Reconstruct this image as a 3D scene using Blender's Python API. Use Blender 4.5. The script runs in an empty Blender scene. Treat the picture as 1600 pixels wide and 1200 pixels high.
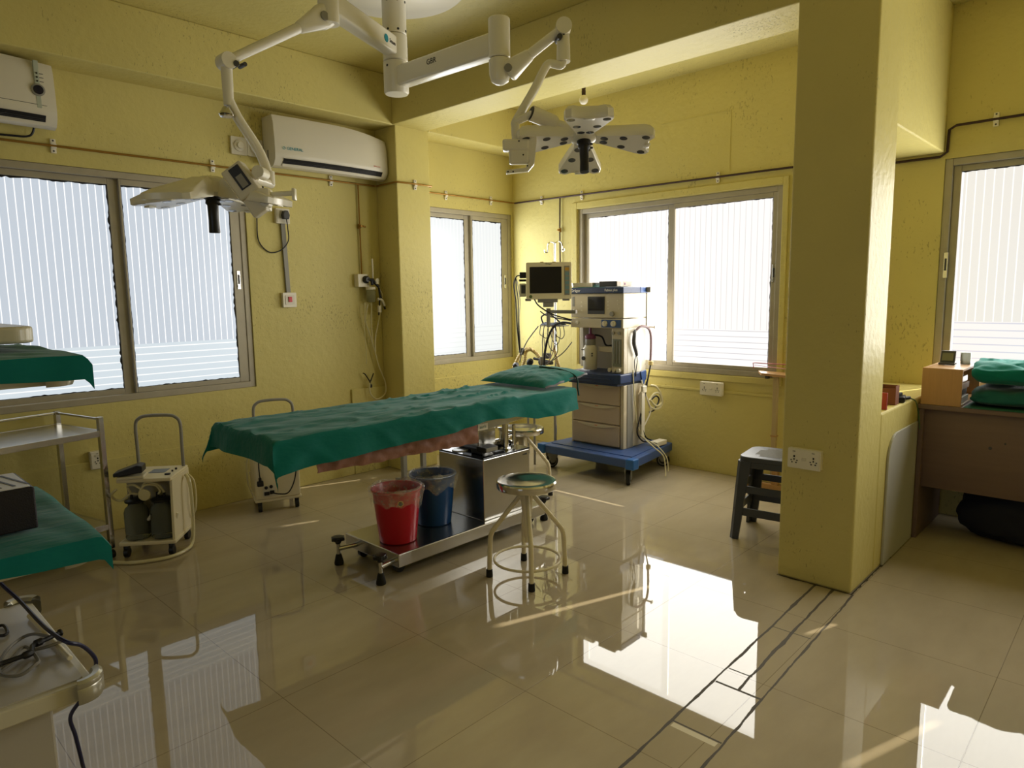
import bpy, bmesh, math, random
from mathutils import Vector, Matrix, noise
R = math.radians
PI = math.pi
rnd = random.Random(7)
scene = bpy.context.scene
COL = scene.collection
V = Vector

# ------------------------------------------------------------------ room dimensions
YL = 5.07      # inner face of the left wall
XR = 5.37      # inner face of the right wall
XB = -3.2      # inner face of the wall behind the camera
YN = -3.0      # inner face of the near wall
ZC = 3.36      # ceiling
ZB = 2.97      # underside of the beams
PX0, PX1, PY0 = 3.64, 4.0, 4.78      # pilaster
CX0, CX1, CY0, CY1 = 3.6, 3.97, 1.05, 1.43   # free column

# ------------------------------------------------------------------ materials
def lin(c):
    out = []
    for v in c[:3]:
        v = v / 255.0
        out.append(v / 12.92 if v <= 0.04045 else ((v + 0.055) / 1.055) ** 2.4)
    return (out[0], out[1], out[2], 1.0)

MATS = {}
def mat(name, rgb, rough=0.5, metal=0.0, spec=0.5, bump=0.0, bscale=40.0, var=0.0, vscale=6.0, trans=0.0, ior=1.45, alpha=1.0, coat=0.0, sheen=0.0, aniso=None):
    if name in MATS:
        return MATS[name]
    m = bpy.data.materials.new(name); m.use_nodes = True
    nt = m.node_tree; b = nt.nodes['Principled BSDF']
    b.inputs['Base Color'].default_value = lin(rgb)
    b.inputs['Roughness'].default_value = rough
    b.inputs['Metallic'].default_value = metal
    b.inputs['Specular IOR Level'].default_value = spec
    b.inputs['IOR'].default_value = ior
    b.inputs['Transmission Weight'].default_value = trans
    b.inputs['Alpha'].default_value = alpha
    b.inputs['Coat Weight'].default_value = coat
    b.inputs['Sheen Weight'].default_value = sheen
    tc = nt.nodes.new('ShaderNodeTexCoord')
    src = tc.outputs['Object']
    if aniso:
        mp = nt.nodes.new('ShaderNodeMapping'); mp.inputs['Scale'].default_value = aniso
        nt.links.new(src, mp.inputs['Vector']); src = mp.outputs['Vector']
    if var > 0:
        n = nt.nodes.new('ShaderNodeTexNoise'); n.inputs['Scale'].default_value = vscale; n.inputs['Detail'].default_value = 4
        nt.links.new(src, n.inputs['Vector'])
        mx = nt.nodes.new('ShaderNodeMix'); mx.data_type = 'RGBA'
        c = lin(rgb)
        mx.inputs['A'].default_value = tuple(max(0, x * (1 - var)) for x in c[:3]) + (1,)
        mx.inputs['B'].default_value = tuple(min(1, x * (1 + var)) for x in c[:3]) + (1,)
        nt.links.new(n.outputs['Fac'], mx.inputs['Factor'])
        nt.links.new(mx.outputs['Result'], b.inputs['Base Color'])
    if bump > 0:
        n = nt.nodes.new('ShaderNodeTexNoise'); n.inputs['Scale'].default_value = bscale; n.inputs['Detail'].default_value = 3
        nt.links.new(src, n.inputs['Vector'])
        bp = nt.nodes.new('ShaderNodeBump'); bp.inputs['Strength'].default_value = bump; bp.inputs['Distance'].default_value = 0.01
        nt.links.new(n.outputs['Fac'], bp.inputs['Height']); nt.links.new(bp.outputs['Normal'], b.inputs['Normal'])
    MATS[name] = m
    return m

def node(nt, t, **kw):
    n = nt.nodes.new(t)
    for k, v in kw.items():
        setattr(n, k, v)
    return n
def math_node(nt, op, a, b=None):
    n = nt.nodes.new('ShaderNodeMath'); n.operation = op
    for i, x in enumerate((a, b)):
        if x is None: continue
        if isinstance(x, (int, float)): n.inputs[i].default_value = x
        else: nt.links.new(x, n.inputs[i])
    return n.outputs[0]

def wall_paint(name, rgb):
    m = bpy.data.materials.new(name); m.use_nodes = True
    nt = m.node_tree; b = nt.nodes['Principled BSDF']
    b.inputs['Roughness'].default_value = 0.45; b.inputs['Specular IOR Level'].default_value = 0.22
    tc = node(nt, 'ShaderNodeTexCoord'); src = tc.outputs['Object']
    n1 = node(nt, 'ShaderNodeTexNoise'); n1.inputs['Scale'].default_value = 1.3; n1.inputs['Detail'].default_value = 5
    nt.links.new(src, n1.inputs['Vector'])
    c = lin(rgb)
    mx = node(nt, 'ShaderNodeMix', data_type='RGBA')
    mx.inputs['A'].default_value = (c[0]*0.86, c[1]*0.85, c[2]*0.85, 1)
    mx.inputs['B'].default_value = (c[0]*1.12, c[1]*1.1, c[2]*1.02, 1)
    nt.links.new(n1.outputs['Fac'], mx.inputs['Factor'])
    # chipped specks, thicker in patches
    n2 = node(nt, 'ShaderNodeTexNoise'); n2.inputs['Scale'].default_value = 85; n2.inputs['Detail'].default_value = 2
    mp = node(nt, 'ShaderNodeMapping'); mp.inputs['Scale'].default_value = (1, 1, 0.45)
    nt.links.new(src, mp.inputs['Vector']); nt.links.new(mp.outputs['Vector'], n2.inputs['Vector'])
    n3 = node(nt, 'ShaderNodeTexNoise'); n3.inputs['Scale'].default_value = 1.9; n3.inputs['Detail'].default_value = 3
    nt.links.new(src, n3.inputs['Vector'])
    s = math_node(nt, 'ADD', n2.outputs['Fac'], math_node(nt, 'MULTIPLY', n3.outputs['Fac'], 0.62))
    r = node(nt, 'ShaderNodeMapRange'); r.inputs['From Min'].default_value = 1.0; r.inputs['From Max'].default_value = 1.07
    nt.links.new(s, r.inputs['Value'])
    mx2 = node(nt, 'ShaderNodeMix', data_type='RGBA')
    mx2.inputs['B'].default_value = (c[0]*0.36, c[1]*0.33, c[2]*0.35, 1)
    nt.links.new(mx.outputs['Result'], mx2.inputs['A'])
    nt.links.new(math_node(nt, 'MULTIPLY', r.outputs['Result'], 0.45), mx2.inputs['Factor'])
    nt.links.new(mx2.outputs['Result'], b.inputs['Base Color'])
    n4 = node(nt, 'ShaderNodeTexNoise'); n4.inputs['Scale'].default_value = 22; n4.inputs['Detail'].default_value = 6
    nt.links.new(src, n4.inputs['Vector'])
    h = math_node(nt, 'SUBTRACT', n4.outputs['Fac'], math_node(nt, 'MULTIPLY', r.outputs['Result'], 0.4))
    bp = node(nt, 'ShaderNodeBump'); bp.inputs['Strength'].default_value = 0.35; bp.inputs['Distance'].default_value = 0.012
    nt.links.new(h, bp.inputs['Height']); nt.links.new(bp.outputs['Normal'], b.inputs['Normal'])
    return m

def floor_material():
    m = bpy.data.materials.new('polished_floor_tile'); m.use_nodes = True
    nt = m.node_tree; b = nt.nodes['Principled BSDF']
    tc = node(nt, 'ShaderNodeTexCoord'); sx = node(nt, 'ShaderNodeSeparateXYZ')
    nt.links.new(tc.outputs['Object'], sx.inputs[0])
    X, Y = sx.outputs['X'], sx.outputs['Y']
    wob = node(nt, 'ShaderNodeTexNoise'); wob.inputs['Scale'].default_value = 7; wob.inputs['Detail'].default_value = 4
    nt.links.new(tc.outputs['Object'], wob.inputs['Vector'])
    W = math_node(nt, 'SUBTRACT', wob.outputs['Fac'], 0.5)
    def line(coord, off, period, width):
        f = math_node(nt, 'FRACT', math_node(nt, 'DIVIDE', math_node(nt, 'SUBTRACT', coord, off), period))
        d = math_node(nt, 'MULTIPLY', math_node(nt, 'ABSOLUTE', math_node(nt, 'SUBTRACT', f, 0.5)), period)
        return math_node(nt, 'GREATER_THAN', d, period / 2 - width / 2)
    grout = math_node(nt, 'MAXIMUM', line(X, 3.85 - 6.7, 0.67, 0.003), line(Y, 1.706 - 6.7, 0.67, 0.003))
    # three ragged channels where a partition was cut away
    def crack(y0, y1, w, xa, xb):
        t = math_node(nt, 'DIVIDE', math_node(nt, 'SUBTRACT', X, 1.75), 1.8)
        yc = math_node(nt, 'ADD', math_node(nt, 'MULTIPLY', t, y1 - y0), y0)
        d = math_node(nt, 'ABSOLUTE', math_node(nt, 'SUBTRACT', math_node(nt, 'SUBTRACT', Y, yc), math_node(nt, 'MULTIPLY', W, 0.018)))
        wn = node(nt, 'ShaderNodeTexNoise'); wn.inputs['Scale'].default_value = 5; wn.inputs['Detail'].default_value = 6
        nt.links.new(tc.outputs['Object'], wn.inputs['Vector'])
        ww = math_node(nt, 'MULTIPLY', math_node(nt, 'POWER', wn.outputs['Fac'], 1.4), w * 2.4)
        k = math_node(nt, 'LESS_THAN', d, ww)
        return math_node(nt, 'MULTIPLY', k, math_node(nt, 'MULTIPLY', math_node(nt, 'GREATER_THAN', X, xa), math_node(nt, 'LESS_THAN', X, xb)))
    def cross(x0, w, ya, yb):
        d = math_node(nt, 'ABSOLUTE', math_node(nt, 'SUBTRACT', X, x0))
        k = math_node(nt, 'LESS_THAN', d, w)
        return math_node(nt, 'MULTIPLY', k, math_node(nt, 'MULTIPLY', math_node(nt, 'GREATER_THAN', Y, ya), math_node(nt, 'LESS_THAN', Y, yb)))
    cr = crack(1.178, 1.222, 0.006, -3.2, 3.6)
    for c in (crack(0.975, 1.035, 0.005, -3.2, 3.6), crack(1.068, 1.132, 0.008, 2.4, 3.6),
              cross(2.53, 0.004, 1.09, 1.19), cross(2.405, 0.006, 1.0, 1.185), cross(2.065, 0.004, 0.99, 1.18), cross(3.0, 0.003, 1.03, 1.2)):
        cr = math_node(nt, 'MAXIMUM', cr, c)
    # pale plaster edge of one filler tile
    pale = cross(2.045, 0.013, 1.0, 1.172)
    n1 = node(nt, 'ShaderNodeTexNoise'); n1.inputs['Scale'].default_value = 2.2; n1.inputs['Detail'].default_value = 6; n1.inputs['Roughness'].default_value = 0.6
    mp = node(nt, 'ShaderNodeMapping'); mp.inputs['Scale'].default_value = (1, 2.6, 1); mp.inputs['Rotation'].default_value = (0, 0, 0.35)
    nt.links.new(tc.outputs['Object'], mp.inputs['Vector']); nt.links.new(mp.outputs['Vector'], n1.inputs['Vector'])
    base = node(nt, 'ShaderNodeMix', data_type='RGBA')
    base.inputs['A'].default_value = lin(FLOOR_A); base.inputs['B'].default_value = lin(FLOOR_B)
    nt.links.new(n1.outputs['Fac'], base.inputs['Factor'])
    g = node(nt, 'ShaderNodeMix', data_type='RGBA'); g.inputs['B'].default_value = lin((118, 104, 82))
    nt.links.new(base.outputs['Result'], g.inputs['A']); nt.links.new(math_node(nt, 'MULTIPLY', grout, 0.75), g.inputs['Factor'])
    k = node(nt, 'ShaderNodeMix', data_type='RGBA'); k.inputs['B'].default_value = lin((50, 44, 36))
    nt.links.new(g.outputs['Result'], k.inputs['A']); nt.links.new(math_node(nt, 'MULTIPLY', cr, 0.9), k.inputs['Factor'])
    p = node(nt, 'ShaderNodeMix', data_type='RGBA'); p.inputs['B'].default_value = lin((226, 218, 196))
    nt.links.new(k.outputs['Result'], p.inputs['A']); nt.links.new(pale, p.inputs['Factor'])
    nt.links.new(p.outputs['Result'], b.inputs['Base Color'])
    rough = math_node(nt, 'ADD', 0.018, math_node(nt, 'MULTIPLY', cr, 0.75))
    nt.links.new(rough, b.inputs['Roughness'])
    b.inputs['IOR'].default_value = FLOOR_IOR
    b.inputs['Specular IOR Level'].default_value = 0.5
    n5 = node(nt, 'ShaderNodeTexNoise'); n5.inputs['Scale'].default_value = 9; n5.inputs['Detail'].default_value = 3
    nt.links.new(tc.outputs['Object'], n5.inputs['Vector'])
    hh = math_node(nt, 'SUBTRACT', math_node(nt, 'MULTIPLY', n5.outputs['Fac'], 0.008), math_node(nt, 'ADD', math_node(nt, 'MULTIPLY', cr, 1.0), math_node(nt, 'MULTIPLY', grout, 0.05)))
    bp = node(nt, 'ShaderNodeBump'); bp.inputs['Strength'].default_value = 0.25; bp.inputs['Distance'].default_value = 0.01
    nt.links.new(hh, bp.inputs['Height']); nt.links.new(bp.outputs['Normal'], b.inputs['Normal'])
    return m

def film_glass(name, axis, base, line, low, lowline, strength, zsplit=1.25, duty=0.13, pitch=0.044, off=0.0):
    """daylit frosted film pane: vertical clear stripes above, horizontal stripes in the lower band"""
    m = bpy.data.materials.new(name); m.use_nodes = True
    nt = m.node_tree; b = nt.nodes['Principled BSDF']
    tc = node(nt, 'ShaderNodeNewGeometry'); sx = node(nt, 'ShaderNodeSeparateXYZ')
    nt.links.new(tc.outputs['Position'], sx.inputs[0])
    u, z = sx.outputs[axis], sx.outputs['Z']
    def stripes(c, p, d, o):
        f = math_node(nt, 'FRACT', math_node(nt, 'DIVIDE', math_node(nt, 'ADD', c, o + 20.0 * p), p))
        return math_node(nt, 'LESS_THAN', f, d)
    sv = stripes(u, pitch, duty, off)
    sh = stripes(z, 0.047, duty * 1.2, 0.0)
    up = math_node(nt, 'GREATER_THAN', z, zsplit)
    a = node(nt, 'ShaderNodeMix', data_type='RGBA'); a.inputs['A'].default_value = base; a.inputs['B'].default_value = line
    nt.links.new(sv, a.inputs['Factor'])
    c = node(nt, 'ShaderNodeMix', data_type='RGBA'); c.inputs['A'].default_value = low; c.inputs['B'].default_value = lowline
    nt.links.new(sh, c.inputs['Factor'])
    d = node(nt, 'ShaderNodeMix', data_type='RGBA')
    nt.links.new(up, d.inputs['Factor']); nt.links.new(c.outputs['Result'], d.inputs['A']); nt.links.new(a.outputs['Result'], d.inputs['B'])
    b.inputs['Base Color'].default_value = (0.12, 0.12, 0.12, 1); b.inputs['Roughness'].default_value = 0.25
    nt.links.new(d.outputs['Result'], b.inputs['Emission Color']); b.inputs['Emission Strength'].default_value = strength
    return m

# ------------------------------------------------------------------ mesh builder
ROOT = {}      # object name -> world location its mesh is relative to
def rot_between(a, b):
    return V(a).rotation_difference(V(b)).to_matrix()
def frame(o, ex, ey):
    ex, ey = V(ex).normalized(), V(ey).normalized(); ez = ex.cross(ey)
    return Matrix(((ex.x, ey.x, ez.x, o[0]), (ex.y, ey.y, ez.y, o[1]), (ex.z, ey.z, ez.z, o[2]), (0, 0, 0, 1)))
def LW(x, z, off=0.0, y=None):      # face of the left wall, looked at from the room: x right, y up, z out of the wall
    return frame((x, (YL if y is None else y) - off, z), (1, 0, 0), (0, 0, 1))
def RW(y, z, off=0.0, x=None):      # same for the right wall
    return frame(((XR if x is None else x) - off, y, z), (0, -1, 0), (0, 0, 1))

class MB:
    def __init__(self, M=None):
        self.v, self.f, self.s, self.m = [], [], [], []
        self.M = M or Matrix.Identity(4); self.mi = 0
    def add(self, vs, fs, smooth=False, M=None):
        T = self.M @ M if M is not None else self.M
        b = len(self.v)
        self.v += [T @ V(p) for p in vs]
        for f in fs:
            self.f.append([b + i for i in f]); self.s.append(smooth); self.m.append(self.mi)
        return self
    def bm(self, bm, smooth=False, M=None):
        bm.verts.index_update()
        self.add([v.co.copy() for v in bm.verts], [[v.index for v in f.verts] for f in bm.faces], smooth, M)
        bm.free(); return self
    def box(self, c, s, bev=0.0, seg=2, M=None, rz=0.0, smooth=False):
        bm = bmesh.new(); bmesh.ops.create_cube(bm, size=1)
        for v in bm.verts: v.co = V((v.co.x * s[0], v.co.y * s[1], v.co.z * s[2]))
        if bev > 0:
            bmesh.ops.bevel(bm, geom=bm.edges[:], offset=min(bev, min(s) * 0.49), segments=seg, profile=0.5, affect='EDGES')
        T = Matrix.Translation(c) @ Matrix.Rotation(rz, 4, 'Z')
        return self.bm(bm, smooth, (M @ T) if M is not None else T)
    def b2(self, a, b, bev=0.0, seg=2, M=None):
        return self.box([(a[i] + b[i]) / 2 for i in range(3)], [abs(b[i] - a[i]) for i in range(3)], bev, seg, M)
    def lathe(self, prof, n=28, M=None, smooth=True, cap=True, a0=0.0, a1=2 * PI):
        vs, fs = [], []
        full = abs(a1 - a0 - 2 * PI) < 1e-6
        cols = n if full else n + 1
        for r, z in prof:
            for i in range(cols):
                a = a0 + (a1 - a0) * i / n
                vs.append((r * math.cos(a), r * math.sin(a), z))
        for j in range(len(prof) - 1):
            for i in range(n):
                k = (i + 1) % cols
                fs.append([j * cols + i, j * cols + k, (j + 1) * cols + k, (j + 1) * cols + i])
        if cap and full:
            if prof[0][0] > 1e-6: fs.append(list(range(cols))[::-1])
            if prof[-1][0] > 1e-6: fs.append([(len(prof) - 1) * cols + i for i in range(cols)])
        return self.add(vs, fs, smooth, M)
    def cyl(self, p0, p1, r, r1=None, n=20, smooth=True):
        p0, p1 = V(p0), V(p1); d = p1 - p0; L = d.length
        M = Matrix.Translation(p0) @ V((0, 0, 1)).rotation_difference(d.normalized()).to_matrix().to_4x4()
        r1 = r if r1 is None else r1
        b = min(0.0015, r * 0.2)
        return self.lathe([(r - b, 0), (r, b), (r1, L - b), (r1 - b, L)], n, M, smooth)
    def tube(self, pts, r, n=8, closed=False, smooth=True, caps=True):
        pts = [V(p) for p in pts]; N = len(pts)
        rs = r if isinstance(r, (list, tuple)) else [r] * N
        vs, fs = [], []
        up = None
        for i, p in enumerate(pts):
            if closed: t = (pts[(i + 1) % N] - pts[i - 1])
            else: t = (pts[min(i + 1, N - 1)] - pts[max(i - 1, 0)])
            t.normalize()
            if up is None:
                up = V((0, 0, 1)) if abs(t.z) < 0.9 else V((1, 0, 0))
            up = (up - t * up.dot(t))
            if up.length < 1e-4: up = t.orthogonal()
            up.normalize(); s = t.cross(up)
            for k in range(n):
                a = 2 * PI * k / n
                vs.append(p + (up * math.cos(a) + s * math.sin(a)) * rs[i])
        M_ = N if closed else N - 1
        for i in range(M_):
            j = (i + 1) % N
            for k in range(n):
                l = (k + 1) % n
                fs.append([i * n + k, i * n + l, j * n + l, j * n + k])
        if not closed and caps:
            fs.append([k for k in range(n)][::-1]); fs.append([(N - 1) * n + k for k in range(n)])
        return self.add(vs, fs, smooth)
    def prism(self, poly, z0, z1, M=None, bev=0.0, seg=2, smooth=False):
        bm = bmesh.new()
        vs = [bm.verts.new((p[0], p[1], z0)) for p in poly]
        f = bm.faces.new(vs)
        r = bmesh.ops.extrude_face_region(bm, geom=[f])
        for v in [g for g in r['geom'] if isinstance(g, bmesh.types.BMVert)]: v.co.z = z1
        bmesh.ops.recalc_face_normals(bm, faces=bm.faces[:])
        if bev > 0:
            bmesh.ops.bevel(bm, geom=bm.edges[:], offset=bev, segments=seg, profile=0.5, affect='EDGES', clamp_overlap=True)
        return self.bm(bm, smooth, M)
    def sheet(self, fn, nu, nv, th=0.0, smooth=True):
        """grid surface fn(u,v), u,v in 0..1, given thickness th along its normals"""
        P = [[V(fn(i / nu, j / nv)) for j in range(nv + 1)] for i in range(nu + 1)]
        idx = lambda i, j: i * (nv + 1) + j
        top = [P[i][j] for i in range(nu + 1) for j in range(nv + 1)]
        fs = [[idx(i, j), idx(i + 1, j), idx(i + 1, j + 1), idx(i, j + 1)] for i in range(nu) for j in range(nv)]
        if th <= 0:
            return self.add(top, fs, smooth)
        nrm = []
        for i in range(nu + 1):
            for j in range(nv + 1):
                a = P[min(i + 1, nu)][j] - P[max(i - 1, 0)][j]; b = P[i][min(j + 1, nv)] - P[i][max(j - 1, 0)]
                c = a.cross(b); nrm.append(c.normalized() if c.length > 1e-12 else V((0, 0, 1)))
        K = len(top)
        bot = [top[k] - nrm[k] * th for k in range(K)]
        fs2 = fs + [[K + i for i in f[::-1]] for f in fs]
        ring = [idx(i, 0) for i in range(nu + 1)] + [idx(nu, j) for j in range(1, nv + 1)] + [idx(i, nv) for i in range(nu - 1, -1, -1)] + [idx(0, j) for j in range(nv - 1, 0, -1)]
        for a, b in zip(ring, ring[1:] + ring[:1]):
            fs2.append([b, a, K + a, K + b])
        return self.add(top + bot, fs2, smooth)
    def build(self, name, m, parent=None, kind=None, label=None):
        base = ROOT.get(parent.name, V((0, 0, 0))) if parent else V((0, 0, 0))
        me = bpy.data.meshes.new(name)
        me.from_pydata([tuple(p - base) for p in self.v], [], self.f)
        for mm in (m if isinstance(m, (list, tuple)) else [m]): me.materials.append(mm)
        me.polygons.foreach_set('use_smooth', self.s)
        me.polygons.foreach_set('material_index', self.m)
        bm = bmesh.new(); bm.from_mesh(me); bmesh.ops.recalc_face_normals(bm, faces=bm.faces[:])
        bm.to_mesh(me); bm.free(); me.update()
        o = bpy.data.objects.new(name, me); COL.objects.link(o)
        if any(self.s):
            try: me.set_sharp_from_angle(angle=R(38))
            except Exception: pass
        ROOT[o.name] = base
        if parent: o.parent = parent
        if kind: o['kind'] = kind
        if label: o['label'] = label
        return o

def thing(name, label, cat, loc=(0, 0, 0), group=None):
    o = bpy.data.objects.new(name, None); COL.objects.link(o)
    o.empty_display_size = 0.1; o.location = loc
    ROOT[o.name] = V(loc)
    o['label'] = label; o['category'] = cat
    if group: o['group'] = group
    return o
def tag(o, label, cat, group=None):
    """a thing that is one mesh: give it an origin at its base and its description"""
    me = o.data
    lo = V([min(v.co[i] for v in me.vertices) for i in range(3)]); hi = V([max(v.co[i] for v in me.vertices) for i in range(3)])
    c = V(((lo.x + hi.x) / 2, (lo.y + hi.y) / 2, lo.z))
    me.transform(Matrix.Translation(-c)); o.location = c; ROOT[o.name] = c
    o['label'] = label; o['category'] = cat
    if group: o['group'] = group
    return o
def dup(src, loc, label, group=None):
    c = src.copy(); COL.objects.link(c); c.location = loc; c['label'] = label; ROOT[c.name] = V(loc)
    if group: c['group'] = group
    for ch in list(src.children):
        d = ch.copy(); COL.objects.link(d); d.parent = c
        for g in list(ch.children):
            e = g.copy(); COL.objects.link(e); e.parent = d
    return c
def text(name, s, size, M, m, parent, th=0.0006):
    cu = bpy.data.curves.new(name, 'FONT'); cu.body = s; cu.size = size; cu.extrude = th; cu.align_x = 'CENTER'; cu.align_y = 'CENTER'
    cu.resolution_u = 3
    t = bpy.data.objects.new(name + '_tmp', cu); COL.objects.link(t)
    dg = bpy.context.evaluated_depsgraph_get()
    me = t.evaluated_get(dg).to_mesh()
    mb = MB(M); mb.add([v.co.copy() for v in me.vertices], [list(p.vertices) for p in me.polygons])
    bpy.data.objects.remove(t); bpy.data.curves.remove(cu)
    return mb.build(name, m, parent)

def catmull(pts, n=8, closed=False):
    P = [V(p) for p in pts]; out = []
    N = len(P)
    for i in range(N if closed else N - 1):
        p0 = P[(i - 1) % N] if closed else P[max(i - 1, 0)]
        p1, p2 = P[i], P[(i + 1) % N]
        p3 = P[(i + 2) % N] if closed else P[min(i + 2, N - 1)]
        for k in range(n):
            t = k / n
            out.append(0.5 * ((2 * p1) + (-p0 + p2) * t + (2 * p0 - 5 * p1 + 4 * p2 - p3) * t * t + (-p0 + 3 * p1 - 3 * p2 + p3) * t ** 3))
    if not closed: out.append(P[-1])
    return out
def rrect(w, h, r, n=4):
    out = []
    for cx, cy, a in ((w/2 - r, h/2 - r, 0), (-w/2 + r, h/2 - r, 90), (-w/2 + r, -h/2 + r, 180), (w/2 - r, -h/2 + r, 270)):
        for k in range(n + 1):
            t = R(a + 90 * k / n); out.append((cx + r * math.cos(t), cy + r * math.sin(t)))
    return out
def fbm(x, y, z=0.0, s=1.0):
    return noise.noise(V((x * s, y * s, z * s)))
# a sight-line helper used while surveying: the point of the photograph's sight line that lies on a plane of the room
CAM_H, CAM_F = 1.55, 1065.3
def _cam_axes():
    yaw, pitch, roll = R(43.618), R(7.452), R(-0.828)
    f = V((math.cos(yaw) * math.cos(pitch), math.sin(yaw) * math.cos(pitch), -math.sin(pitch)))
    r = V((math.sin(yaw), -math.cos(yaw), 0)); u = r.cross(f)
    return r * math.cos(roll) + u * math.sin(roll), -r * math.sin(roll) + u * math.cos(roll), f
CR, CU, CF = _cam_axes()
def _ray(x, y):
    return CR * ((x - 800) / CAM_F) - CU * ((y - 600) / CAM_F) + CF
def at_x(x, y, X):
    d = _ray(x, y); return V((0, 0, CAM_H)) + d * (X / d.x)
def at_y(x, y, Y):
    d = _ray(x, y); return V((0, 0, CAM_H)) + d * (Y / d.y)
def at_z(x, y, Z):
    d = _ray(x, y); return V((0, 0, CAM_H)) + d * ((Z - CAM_H) / d.z)
EXPOSURE = 1.45
# ------------------------------------------------------------------ shared materials
FLOOR_A, FLOOR_B, FLOOR_IOR = (158, 146, 124), (186, 173, 148), 1.5
EV = 2.0 ** EXPOSURE
M_wall = wall_paint('yellow_green_wall_paint', (205, 194, 126))
M_ceil = wall_paint('yellow_ceiling_paint', (205, 194, 126))
M_floor = floor_material()
M_alu = mat('dull_aluminium_frame', (168, 160, 142), 0.45, 0.25, var=0.15, vscale=9)
M_gasket = mat('black_gasket', (26, 24, 24), 0.8)
M_white = mat('white_plastic', (226, 220, 204), 0.35)
M_cream = mat('cream_enamel', (222, 212, 184), 0.32, var=0.04)
M_offwhite = mat('off_white_housing', (214, 208, 192), 0.35)
M_lampwhite = mat('lamp_white_paint', (234, 230, 218), 0.25)
M_black = mat('black_plastic', (24, 24, 28), 0.4)
M_rubber = mat('black_rubber', (20, 20, 22), 0.65)
M_dkgrey = mat('dark_grey_plastic', (62, 62, 66), 0.45)
M_grey = mat('grey_plastic', (140, 138, 132), 0.45)
M_steel = mat('brushed_stainless_steel', (196, 194, 190), 0.24, 1.0, var=0.08, vscale=20, aniso=(1, 40, 1))
M_seat = mat('worn_steel_seat', (214, 212, 206), 0.13, 1.0)
M_mach = mat('beige_machine_enamel', (192, 182, 160), 0.35)
M_chrome = mat('polished_chrome', (222, 220, 214), 0.08, 1.0)
M_blacktop = mat('glossy_black_top', (16, 16, 20), 0.12)
M_brass = mat('brass_pipe', (150, 112, 46), 0.4, 0.55, var=0.2)
M_darkpipe = mat('tarnished_dark_pipe', (62, 44, 40), 0.45, 0.4, var=0.3)
M_green = mat('green_surgical_cloth', (3, 106, 102), 0.85, spec=0.2, bump=0.55, bscale=11, var=0.10, vscale=5, sheen=0.15, aniso=(0.8, 2.2, 1.6))
M_teal = mat('teal_folded_gown', (4, 112, 104), 0.85, spec=0.2, bump=0.12, bscale=180, var=0.1, vscale=9, sheen=0.15)
M_brown = mat('brown_rubber_sheet', (150, 106, 92), 0.6, bump=0.5, bscale=24, var=0.15, vscale=14)
M_red = mat('red_bucket_plastic', (186, 18, 44), 0.3)
M_blue = mat('blue_bucket_plastic', (20, 72, 136), 0.3)
M_mblue = mat('steel_blue_enamel', (56, 82, 134), 0.35)
M_mdark = mat('dark_blue_trim', (38, 54, 92), 0.4)
M_screen = mat('dark_screen_glass', (34, 34, 38), 0.12)
M_wood = mat('varnished_plywood', (172, 132, 84), 0.35, var=0.14, vscale=5, aniso=(14, 14, 1.2))
M_desk = mat('brown_laminate', (112, 92, 84), 0.5, var=0.14, vscale=3, aniso=(1, 1, 12))
M_hose = mat('clear_yellowed_hose', (206, 198, 160), 0.3, spec=0.5)
M_corr = mat('corrugated_beige_hose', (214, 190, 128), 0.5)
M_wire = mat('black_cable', (22, 20, 24), 0.5)
M_bwire = mat('dark_blue_cable', (26, 28, 66), 0.45)
M_gwire = mat('grey_cable', (120, 116, 108), 0.5)
M_wwire = mat('white_cable', (216, 210, 194), 0.45)
M_teallogo = mat('teal_print', (30, 140, 160), 0.5)
M_whitelogo = mat('white_print', (236, 236, 236), 0.5)
M_darkprint = mat('dark_print', (40, 40, 44), 0.6)
M_redsw = mat('red_switch', (200, 26, 32), 0.35)
M_lens = mat('dark_lamp_lens', (74, 76, 80), 0.08, spec=0.8)
M_jar = mat('jar_glass', (228, 234, 222), 0.05, trans=0.9, ior=1.12, spec=0.5)
M_purple = mat('purple_print', (120, 60, 96), 0.5)

def clear_film(name):
    m = bpy.data.materials.new(name); m.use_nodes = True
    nt = m.node_tree; out = nt.nodes['Material Output']; b = nt.nodes['Principled BSDF']
    b.inputs['Base Color'].default_value = (0.9, 0.88, 0.8, 1); b.inputs['Roughness'].default_value = 0.18
    tr = node(nt, 'ShaderNodeBsdfTransparent'); mx = node(nt, 'ShaderNodeMixShader')
    n = node(nt, 'ShaderNodeTexNoise'); n.inputs['Scale'].default_value = 9; n.inputs['Detail'].default_value = 2
    r = node(nt, 'ShaderNodeMapRange'); r.inputs['From Min'].default_value = 0.42; r.inputs['From Max'].default_value = 0.78; r.inputs['To Min'].default_value = 0.14; r.inputs['To Max'].default_value = 0.42
    nt.links.new(n.outputs['Fac'], r.inputs['Value']); nt.links.new(r.outputs['Result'], mx.inputs['Fac'])
    nt.links.new(tr.outputs[0], mx.inputs[1]); nt.links.new(b.outputs[0], mx.inputs[2]); nt.links.new(mx.outputs[0], out.inputs['Surface'])
    return m
M_film = clear_film('clear_plastic_liner')

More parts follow.
